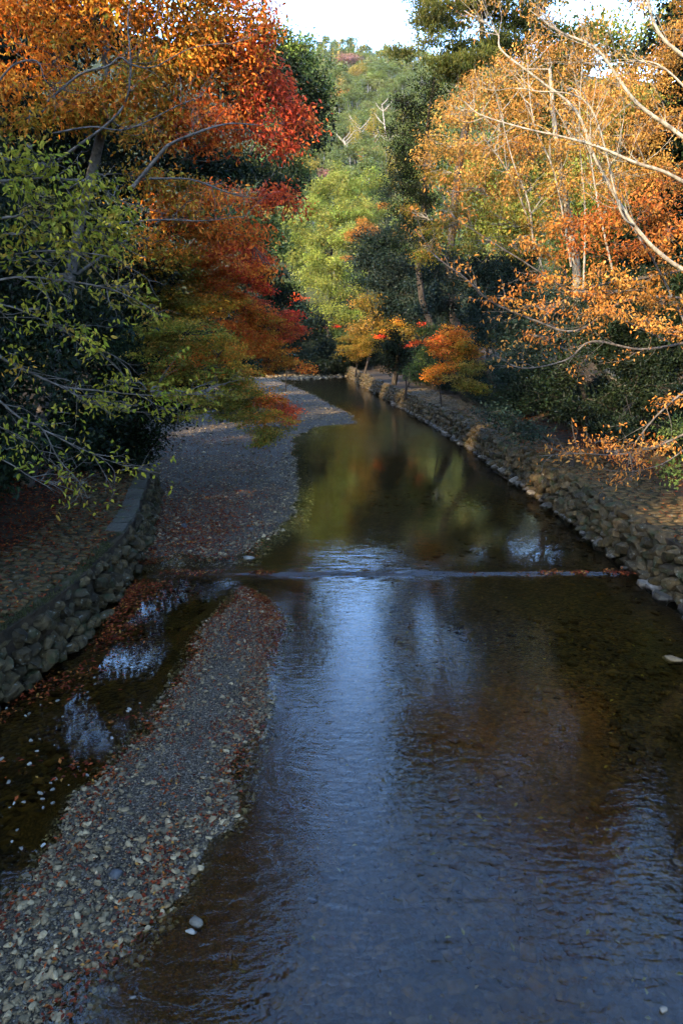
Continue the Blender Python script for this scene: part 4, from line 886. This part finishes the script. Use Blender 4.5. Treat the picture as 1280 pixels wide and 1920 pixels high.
# slim pale stems standing inside the zelkova's crown
zel = bpy.data.objects['zelkova_tree']; zo = np.array(zel.location); b = Buf()
for pts in (((1092, 560, 31), (1096, 400, 31), (1085, 250, 31), (1090, 120, 31)), ((1020, 520, 31.5), (985, 400, 31), (950, 320, 30.8), (900, 250, 30.5)), ((1070, 500, 31), (1040, 330, 30.6), (1000, 230, 30.4), (985, 90, 30.5)), ((1150, 520, 30.5), (1120, 380, 30.3), (1105, 260, 30.2), (1120, 130, 30.4)), ((1000, 470, 31), (990, 380, 30.6), (960, 300, 30.4), (930, 180, 30.5))):
    pc = curve([P(*p) for p in pts], 14); tube(b, pc, np.linspace(.05, .012, len(pc)), 6)
    for _ in range(9):
        i = R.integers(3, len(pc) - 1); e = pc[i] + np.array((R.normal(0, .8), R.normal(0, .5), R.uniform(.4, 1.6))); tube(b, curve((pc[i], (pc[i] + e) / 2 + R.normal(0, .08, 3), e), 6), np.linspace(.02, .006, 7), 4)
link('stems', b.mesh('stems', M_barkp, True, zo), zel, kind='stuff')
tree('bamboo_grove', 'yellow-green foliage behind the tan zelkova at upper right', 'tree', (22, 43), [(1150, 230, 43, 60, 60), (1210, 320, 42, 70, 60), (1270, 200, 43, 60, 70), (1130, 400, 42, 70, 50), (1240, 430, 41, 70, 50), (1060, 470, 42, 60, 40, 'green'), (1160, 490, 41, 80, 40, 'green'), (1280, 60, 44, 40, 50), (1240, -60, 43, 90, 60), (1330, 0, 43, 80, 80), (1300, -180, 43, 100, 70), (1150, -80, 43, 70, 50), (1340, -300, 42, 100, 80), (1200, -200, 43, 80, 60)], .26, 'droop', 1.8, False, 12, .3, tr=.1, pal='yellowgreen')
tree('evergreen_tree', 'olive-green treetop against the sky behind the zelkova', 'tree', (17.5, 52), [(1040, 70, 51, 60, 26), (1100, 60, 52, 50, 30), (1010, 110, 51, 50, 30), (1080, 120, 51, 70, 40), (1160, 90, 52, 60, 40), (1240, 60, 53, 60, 40), (1060, 200, 51, 80, 60), (1180, 220, 52, 90, 70), (980, 220, 51, 60, 60), (1060, 320, 50, 90, 60), (900, 330, 50, 60, 50), (960, 420, 49, 80, 50), (1060, -50, 51, 60, 40), (1000, -60, 51, 50, 40), (1000, 150, 50, 60, 40)], .30, 'round', 2.6, False, 12, tr=.3, pal='camphor', wr=.55)
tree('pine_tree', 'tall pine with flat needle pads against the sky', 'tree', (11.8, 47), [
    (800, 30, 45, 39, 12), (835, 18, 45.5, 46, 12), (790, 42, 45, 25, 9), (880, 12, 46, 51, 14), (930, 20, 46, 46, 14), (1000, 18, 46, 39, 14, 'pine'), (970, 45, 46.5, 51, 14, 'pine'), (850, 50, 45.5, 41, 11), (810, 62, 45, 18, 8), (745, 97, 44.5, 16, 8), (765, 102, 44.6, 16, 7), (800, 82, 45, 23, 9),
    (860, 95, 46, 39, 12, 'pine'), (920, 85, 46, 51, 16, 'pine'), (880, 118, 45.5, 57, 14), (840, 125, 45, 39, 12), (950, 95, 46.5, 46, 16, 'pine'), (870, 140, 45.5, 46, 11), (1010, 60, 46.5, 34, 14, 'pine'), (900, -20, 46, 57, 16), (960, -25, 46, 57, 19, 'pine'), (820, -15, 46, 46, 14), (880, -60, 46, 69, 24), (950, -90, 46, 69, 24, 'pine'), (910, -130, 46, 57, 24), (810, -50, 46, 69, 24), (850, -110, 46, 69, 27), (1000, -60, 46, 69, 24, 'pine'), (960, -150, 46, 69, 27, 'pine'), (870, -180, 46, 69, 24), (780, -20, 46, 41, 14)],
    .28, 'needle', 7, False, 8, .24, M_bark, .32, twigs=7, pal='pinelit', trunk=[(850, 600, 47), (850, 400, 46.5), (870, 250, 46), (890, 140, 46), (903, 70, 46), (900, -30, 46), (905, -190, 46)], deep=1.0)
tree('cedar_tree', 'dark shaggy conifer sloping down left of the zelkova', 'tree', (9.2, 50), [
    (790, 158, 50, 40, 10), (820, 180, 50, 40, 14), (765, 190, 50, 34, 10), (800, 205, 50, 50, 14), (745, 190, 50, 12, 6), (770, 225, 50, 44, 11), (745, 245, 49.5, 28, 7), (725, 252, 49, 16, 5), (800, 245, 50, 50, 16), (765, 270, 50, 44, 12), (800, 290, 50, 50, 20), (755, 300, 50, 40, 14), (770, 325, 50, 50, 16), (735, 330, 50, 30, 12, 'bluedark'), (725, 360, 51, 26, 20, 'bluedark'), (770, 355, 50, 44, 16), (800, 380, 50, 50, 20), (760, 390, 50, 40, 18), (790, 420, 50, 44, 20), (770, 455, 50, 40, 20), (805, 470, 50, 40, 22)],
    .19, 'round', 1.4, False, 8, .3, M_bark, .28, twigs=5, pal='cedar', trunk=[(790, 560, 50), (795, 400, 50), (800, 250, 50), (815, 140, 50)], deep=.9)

# near right: a bare pale-barked tree reaching in from outside the frame
base = np.array((13.5, 14.0)); zt = gz(*base); bo = np.array((*base, zt))
bare = empty('cherry_tree', bo, 'pale-barked almost leafless tree reaching in from the right edge', 'tree')
b = Buf(); tpp = curve([bo - (0, 0, .3), bo + (-.2, 0, 2.5), bo + (-.8, .2, 5), bo + (-1.5, .3, 8.5)], 14); tube(b, tpp, np.linspace(.30, .12, len(tpp)), 10, .04)
btk = link('trunk', b.mesh('trunk', M_barkp, True, bo), bare)
ends = []
for pts, r0, r1, ns in (
    (((1330, 530, 14.3), (1255, 490, 14.3), (1190, 425, 14.4), (1120, 310, 14.6), (1080, 210, 14.8), (1010, 150, 15), (940, 95, 15.2), (930, 60, 15.3), (870, 20, 15.5)), .085, .018, 26),
    (((1340, 310, 14.0), (1270, 250, 14.2), (1190, 190, 14.3), (1120, 95, 14.5), (1050, 60, 14.8), (1000, 25, 15)), .085, .02, 22),
    (((1330, 370, 13.5), (1250, 325, 13.5), (1190, 305, 13.6), (1120, 275, 13.8), (1060, 258, 14), (980, 240, 14.2), (900, 215, 14.4), (870, 190, 14.5)), .07, .014, 20),
    (((1190, 425, 14.4), (1160, 390, 14.2), (1105, 200, 14.4), (1000, 170, 14.6), (960, 165, 14.8)), .045, .012, 12),
    (((1300, 120, 14.5), (1240, 70, 14.6), (1215, 10, 14.8), (1200, -60, 15)), .07, .03, 12),
    (((1300, 180, 14.3), (1230, 120, 14.5), (1150, 118, 14.7), (1110, 120, 14.9)), .04, .012, 10)):
    bb = Buf(); pc = limb(bb, pts, r0 * .52, r1 * .55); sprigs(bb, pc, ns, .9, .008, .55, 2, ends)
    link('limb', bb.mesh('limb', M_barkp, True, bo), btk)
e = np.array(ends); e = e[R.random(len(e)) < .7]; lf = Buf(); k = np.repeat(np.arange(len(e)), 4); n = len(k)
leaves(lf, e[k] + R.normal(0, .07, (n, 3)), R.normal(0, .6, (n, 3)) + (0, 0, -.6), R.normal(size=(n, 3)) + (0, 0, 1), .075 * R.uniform(.7, 1.2, n), .032, pcol('tan', n), True)
link('crown', lf.mesh('crown', M_leaf, False, bo), bare)

boughs('brick-orange cherry spreading fine twigs over the right bank', (13.0, 18.5), [
    (((1300, 640, 17), (1200, 655, 16.5), (1110, 640, 16.3), (1060, 675, 16.2), (980, 690, 16), (925, 665, 16)), .035, .008, 16),
    (((1300, 560, 17), (1180, 560, 16.7), (1080, 620, 16.5), (1000, 600, 16.4), (920, 565, 16.3), (870, 520, 16.2), (815, 480, 16.2), (790, 440, 16.2)), .035, .006, 22),
    (((1300, 500, 17), (1220, 520, 16.8), (1140, 530, 16.7), (1060, 560, 16.6), (1000, 610, 16.5)), .035, .008, 16),
    (((1290, 620, 16.5), (1230, 500, 16.5), (1180, 420, 16.6), (1130, 350, 16.8)), .03, .008, 14),
    (((1250, 640, 16.8), (1090, 560, 16.6), (980, 490, 16.4), (900, 440, 16.3), (840, 400, 16.2)), .025, .005, 18)],
    [(1200, 385, 17, 80, 30, 'brick'), (1130, 420, 17, 80, 28, 'brick'), (1250, 430, 16.8, 60, 30, 'brick'), (1060, 420, 17, 60, 24, 'brick'), (1190, 465, 16.8, 90, 22, 'brick'), (1090, 470, 16.8, 70, 20, 'brick'), (1010, 470, 16.8, 50, 18, 'peach'), (1270, 340, 17, 60, 36, 'brick'),
     (1000, 530, 16.4, 60, 13), (1080, 545, 16.4, 80, 14), (1170, 545, 16.5, 80, 15), (1250, 570, 16.6, 60, 17), (1110, 590, 16.3, 80, 12), (1000, 575, 16.2, 50, 10), (1200, 600, 16.4, 80, 13), (1010, 630, 16, 40, 8), (1250, 625, 16.3, 50, 11), (950, 560, 16.2, 40, 9), (1120, 510, 16.5, 80, 12), (1230, 515, 16.6, 70, 14)],
    .095, .95, 'peach', [(1330, 760, 18), (1320, 640, 17.3), (1290, 520, 17)])
boughs('low orange cherry boughs above the right path', (11.6, 14.5), [
    (((1330, 700, 14), (1280, 735, 14), (1225, 785, 14), (1185, 840, 14), (1175, 880, 14)), .03, .006, 8),
    (((1330, 790, 14), (1280, 815, 14), (1220, 840, 14), (1150, 853, 14), (1090, 850, 14), (1010, 855, 14)), .03, .005, 14),
    (((1300, 830, 14), (1240, 870, 14), (1180, 885, 14)), .018, .005, 5)],
    [(1240, 758, 14, 36, 8), (1270, 745, 14, 30, 8), (1120, 828, 14, 34, 8), (1200, 842, 14, 46, 8), (1255, 832, 14, 34, 8), (1150, 848, 14, 40, 7), (1065, 852, 14, 26, 5), (1190, 868, 14, 30, 6), (1100, 862, 14, 28, 5)],
    .09, .8, 'peach', [(1400, 900, 14.3), (1390, 760, 14.2), (1370, 650, 14)])

# tall evergreens: along both banks beside the bridge (out of frame, added to shade the river and block open sky) and as the dark wood behind the bank trees
b = Buf(); tube(b, curve([(0, 0, -.5), (.2, 0, 6), (0, .2, 12), (.2, 0, 17)], 14), np.linspace(.35, .08, 13), 9, .04); tm = b.mesh('trunk', M_bark, True)
cms = []
for v_ in range(1):
    lf = Buf()
    for _ in range(30):
        h = R.uniform(3, 19); r_ = 4.2 * (1 - ((h - 10) / 13) ** 2); a = R.uniform(0, 6.3)
        fill(lf, np.array((math.cos(a) * r_ * .6, math.sin(a) * r_ * .6, h)), (2.0, 2.0, 1.3), 'dark', .34, 'round', 2.2, wr=.55)
    cms.append(lf.mesh('crown', M_gloss))
def tall(x, y, s, label, group):
    root = empty('evergreen_tree', (x, y, gz(x, y)), label, 'tree', group)
    link('trunk', tm, root); link('crown', cms[0], root); root.rotation_euler[2] = x * 1.7 + y; root.scale = (s, s, s)
for x, y, s in ((-13, 2.5, .88), (-16, 9, .95), (-12.5, -7, .85), (-17, -4, .9), (-20, 16, 1.12), (-15, -15, .9), (-22, 4, .9), (-10.3, -2.5, .7), (-11, 6.5, .62)):
    tall(x, y, s, 'tall evergreen on the left bank beside the bridge, outside the picture', 'evergreens on the left bank beside the bridge')
for x, y, s in ((19.5, 30, .95), (18.2, 24, .9), (23, 37, 1.0), (17, 5, .8), (16, -5, .85), (20, 13, .75), (15, -15, .9), (25, 22, .8)):
    tall(x, y, s, 'tall evergreen on the right bank beside the bridge, outside the picture', 'evergreens on the right bank beside the bridge')
for x, y, s in ((-16, 52, .6), (-17, 62, .65), (-18, 74, .6), (-19, 26, 1.12), (-21, 37, .95), (-19, 47, .8), (-23, 56, .85), (-25, 68, .8), (-27, 80, .8)):
    tall(x, y, s, 'tall dark evergreen in the wood behind the left bank trees', 'dark wood behind the left bank')
for x, y, s in ((17.8, 36, 1.0), (21, 33, .62), (17, 44, .62), (20, 56, .7), (15, 60, .5), (15, 72, .5), (20, 84, .6), (13, 84, .4), (26, 44, .75)):
    tall(x, y, s, 'tall dark evergreen in the wood behind the right bank trees', 'dark wood behind the right bank')
# undergrowth shrubs on both banks
sm = []
for v_ in range(3):
    lf = Buf()
    for _ in range(9):
        d = unit(R.normal(size=3)); fill(lf, np.array((d[0] * .7, d[1] * .7, .55 + abs(d[2]) * .8)), (.62, .62, .42), ('dark', 'bluedark', 'dark')[v_], .11, 'round', 1.9, wr=.5)
    b = Buf()
    for k in range(6):
        a = k * 1.05; tube(b, curve(((0, 0, -.2), (.3 * math.cos(a), .3 * math.sin(a), .5), (.8 * math.cos(a), .8 * math.sin(a), 1.1)), 6), np.linspace(.03, .01, 7), 5)
    sm.append((lf.mesh('foliage', M_gloss), b.mesh('stems', M_bark, True)))
def shrub(x, y, s, label, group):
    k = R.integers(0, 3); root = empty('evergreen_shrub', (x, y, gz(x, y)), label, 'shrub', group)
    link('foliage', sm[k][0], root); link('stems', sm[k][1], root); root.rotation_euler[2] = R.uniform(0, 6.3); root.scale = (s, s, s * R.uniform(.8, 1.2))
for y in np.arange(1, 56, 1.9):  # the nearest, out of frame, are added oversized to block sun on the path
    for off in (4.3, 6.6):
        yv = y + R.normal(0, .5); shrub(float(xl(yv)) - (off if yv < L_END else off - 3.6) - R.uniform(0, .8), yv, R.uniform(.9, 1.5) if yv > 12 else 2.4, 'dark evergreen shrub in the undergrowth under the left bank trees', 'undergrowth on the left bank')
for y in np.arange(19, 74, 2.0):
    for off in (4.9, 7.2, 9.6):
        yv = y + R.normal(0, .5); shrub(float(xr(yv)) + off * (1 if yv < 40 else .75) + R.uniform(-.3, .6), yv, R.uniform(.7, 1.35), 'dark evergreen shrub in the undergrowth under the right bank trees', 'undergrowth on the right bank')

for k in range(90):
    x, y = R.uniform(-26, 24), R.uniform(90, 118)
    shrub(x, y, R.uniform(1.6, 3.2), 'dark bush at the foot of the hill beyond the far bend', 'bushes at the foot of the hill')
# ------------------------------------------------------------------ the wooded hill
def hill_tree(pals, seed, rx, h, conifer):
    lf = Buf(); tb = Buf()
    tube(tb, curve([(0, 0, -1), (.1, 0, h * .4), (0, 0, h * .8)], 6), np.linspace(.22, .06, 7), 5)
    if conifer:
        for z in np.linspace(.25, .97, 8):
            r_ = rx * (1.05 - z) * 1.0 + .25; fill(lf, np.array((0, 0, z * h)), (r_, r_, h * .07), pals, .42, 'round', 1.3, per=6)
    else:
        for _ in range(9):
            d = unit(R.normal(size=3)); c = np.array((d[0] * rx * .6, d[1] * rx * .6, h * .62 + abs(d[2]) * h * .25)); fill(lf, c, (rx * .5, rx * .5, h * .16), pals, .40, 'round', 1.4, per=7)
    a = lf.mesh('hillside_tree', M_leaf); 
    # trunk in the same mesh: these trees are a few pixels wide
    v = np.concatenate(tb.v); co = np.empty(len(a.vertices) * 3, np.float32); a.vertices.foreach_get('co', co)
    bm_v = np.concatenate((co.reshape(-1, 3), v)); cols = np.concatenate((np.concatenate(lf.c), np.full((len(v), 3), .1)))
    me = mesh_np('hillside_tree', bm_v, [np.concatenate(lf.f[3]), np.concatenate(tb.f[4]) + len(co) // 3], cols, mat=M_leaf)
    bpy.data.meshes.remove(a); return me, bm_v, cols
PAL['hillgreen'] = [((.13, .17, .045), 3), ((.10, .14, .04), 2), ((.17, .20, .06), 1)]; PAL['hillcamphor'] = [((.17, .20, .05), 3), ((.14, .17, .05), 2), ((.21, .21, .07), 1)]; PAL['hilldark'] = [((.075, .11, .035), 3), ((.10, .13, .04), 1)]
HT = [hill_tree(p, i, rx, h, cf) for i, (p, rx, h, cf) in enumerate((('hillgreen', 2.1, 5.6, 0), ('hillcamphor', 2.2, 5.6, 0), ('hillgreen', 2.4, 6.2, 0), ('hilldark', 1.8, 6.8, 1), ('hillgreen', 1.7, 7.0, 1), ('gold', 1.8, 6.5, 1), ('hillcamphor', 1.9, 5.2, 0), ('hilldark', 1.7, 6.8, 1)))]
pts = []
tries = 0
while len(pts) < 1900 and tries < 60000:
    tries += 1
    y = R.uniform(108, 425); x = R.uniform(-.24, .30) * y
    z = float(hill_z(np.array(x), np.array(y)))
    v = np.array((x, y, z + 5 - CAMH)); dep = v[1] * CP - v[2] * SP
    px = 640 + F * v[0] / dep; py = 960 - F * (v[1] * SP + v[2] * CP) / dep
    if not (470 < px < 1000 and py < 480): continue
    pts.append((x, y, z, px, py))
pts = np.array(pts)
# keep them apart
keep = []; 
for i in np.argsort(R.random(len(pts))):
    if all((pts[i, 0] - pts[j, 0]) ** 2 + ((pts[i, 1] - pts[j, 1]) * .8) ** 2 > 6.5 for j in keep): keep.append(i)
pts = pts[keep]
inview = (pts[:, 3] > 540) & (pts[:, 3] < 850) & (pts[:, 4] < 330)
order = np.argsort(-(inview * 1000 - pts[:, 1])); A = order[:280]; B_ = order[280:]
for i in A:
    x, y, z, px, py = pts[i]; k = R.choice(8, p=(.24, .12, .2, .08, .14, .06, .1, .06))
    con = k in (3, 4, 5, 7)
    o = link('hillside_tree', HT[k][0], None, 'pointed green conifer in the wood on the far hillside' if con else 'rounded green broadleaf tree in the wood on the far hillside', 'tree', 'conifers on the far hillside' if con else 'broadleaf trees on the far hillside', None, (x, y, z - .3))
    s = R.uniform(.8, 1.3); o.scale = (s * 1.1, s * 1.1, s); o.rotation_euler[2] = R.uniform(0, 6.3)
if len(B_):
    # the rest of the wood: one mass, same shapes with fewer leaves
    V, C, FC, n0 = [], [], [], 0
    for i in B_:
        x, y, z, px, py = pts[i]; k = R.integers(0, 8); v = HT[k][1]; c = HT[k][2]
        m4 = len(np.concatenate([f for f in []])) if False else 0
        nl = (len(v) // 4) * 4; q = v[:nl].reshape(-1, 4, 3); cc = c[:nl].reshape(-1, 4, 3); sel = R.random(len(q)) < .14
        q = q[sel]; cc = cc[sel]; ctr_ = q.mean(1, keepdims=True); q = ctr_ + (q - ctr_) * 2.4
        V.append((q * R.uniform(.8, 1.3) + (x, y, z - .3)).reshape(-1, 3)); C.append(cc.reshape(-1, 3)); FC.append(np.arange(len(q) * 4).reshape(-1, 4) + n0); n0 += len(q) * 4
    link('hillside_forest', mesh_np('hillside_forest', np.concatenate(V), [np.concatenate(FC)], np.concatenate(C), mat=M_leaf), None, 'mass of green trees covering the rest of the far hill', 'forest', None, 'stuff')
def hill_hit(px, py, up):
    r = ray(px, py); t = 95.0
    while t < 480:
        p = np.array((0, 0, CAMH)) + r * t
        if p[2] < float(hill_z(p[0], p[1])) + up: break
        t += 1
    return p
def hill_single(name, label, px, py, pal, rx, h, conifer=0):
    p = hill_hit(px, py, h * .5)
    me, _, _ = hill_tree(pal, 0, rx, h, conifer)
    link(name, me, None, label, 'tree', None, None, (p[0], p[1], float(hill_z(p[0], p[1])) - .3))
hill_single('hillside_cherry', 'pinkish bare tree standing out on the upper hillside, left of centre', 655, 122, 'pink', 7.5, 7)
hill_single('hillside_maple', 'small orange-brown tree on the hillside above the dead trees', 645, 187, 'peach', 4.5, 5)
hill_single('hillside_oak', 'round yellow-green tree in the middle of the hillside', 672, 142, 'gold', 4, 8)
hill_single('hillside_oak', 'pale lime round tree right of the middle of the hillside', 706, 155, 'yellowgreen', 5, 6)
hill_single('hillside_cherry', 'pinkish treetop at the upper left of the big bright green tree', 600, 335, 'pink', 3.0, 5)
hill_single('hillside_cherry', 'dusty pink treetop above the dark evergreen, left of the valley', 585, 298, 'pink', 2.6, 5)
hill_single('hillside_maple', 'salmon-coloured tree beside the dark shaggy conifer', 738, 218, 'pink', 3.2, 5)
hill_single('hillside_maple', 'golden-orange tree just above the big bright green tree', 692, 300, 'peach', 3.0, 5)
hill_single('hillside_cedar', 'yellow-green conifer at the foot of the hill on the left', 590, 275, 'gold', 4, 12, 1)
hill_single('hillside_cedar', 'large golden-green tree around the dead white trunks', 665, 265, 'gold', 4.2, 11, 1)
hill_single('hillside_cedar', 'golden-green tree behind the tallest dead trunk', 700, 245, 'gold', 4.2, 11, 1)
hill_single('hillside_oak', 'bushy yellow-green tree left above the big bright green tree', 565, 325, 'gold', 4.4, 8)
# dead silvery trees
for lab, pts_, D in (('tall forked dead white tree on the lower hillside', ((728, 280), (722, 245), (716, 196)), 128), ('thin dead white tree leaning in the golden tree', ((672, 305), (655, 280), (643, 262)), 122), ('dead white tree with antler-like branches in the golden wood', ((690, 288), (680, 262), (672, 236)), 125)):
    D = hill_hit(*pts_[0], 1.0)[1]; p = [P(*q, D) for q in pts_]; g = np.array((p[0][0], p[0][1], float(hill_z(p[0][0], p[0][1])) - .5))
    root = empty('dead_tree', g, lab, 'tree'); b = Buf(); pc = curve([g] + p, 14); tube(b, pc, np.linspace(.0014, .0005, len(pc)) * D, 6); link('trunk', b.mesh('trunk', M_dead, True, g), root)
    b = Buf()
    for k in range(13):
        i = R.integers(len(pc) // 3, len(pc)); s = 1 if k % 2 else -1; l = R.uniform(.02, .045) * D * .5
        e = pc[i] + np.array((s * l * .7, R.normal(0, .5), l * .75)); tube(b, curve((pc[i], pc[i] + np.array((s * l * .42, 0, l * .35)), e), 8), np.linspace(.0006, .00025, 9) * D, 4)
    link('branches', b.mesh('branches', M_dead, True, g), root)

# ------------------------------------------------------------------ the air of the valley
hm = bpy.data.materials.new('haze'); hm.use_nodes = True; hm.node_tree.nodes.clear()
ho = hm.node_tree.nodes.new('ShaderNodeOutputMaterial'); hv = hm.node_tree.nodes.new('ShaderNodeVolumePrincipled')
hv.inputs['Color'].default_value = (.85, .9, 1, 1); hv.inputs['Density'].default_value = .00004; hv.inputs['Anisotropy'].default_value = .2
hm.node_tree.links.new(hv.outputs[0], ho.inputs['Volume'])
hx = np.array([(x, y, z) for x in (-700, 700) for y in (-120, 900) for z in (-2.4, 190)], float)
link('haze', mesh_np('haze', hx, [np.array(((0, 1, 3, 2), (4, 6, 7, 5), (0, 4, 5, 1), (2, 3, 7, 6), (0, 2, 6, 4), (1, 5, 7, 3)))], mat=hm), None, 'thin haze in the valley air', 'haze', None, 'stuff')
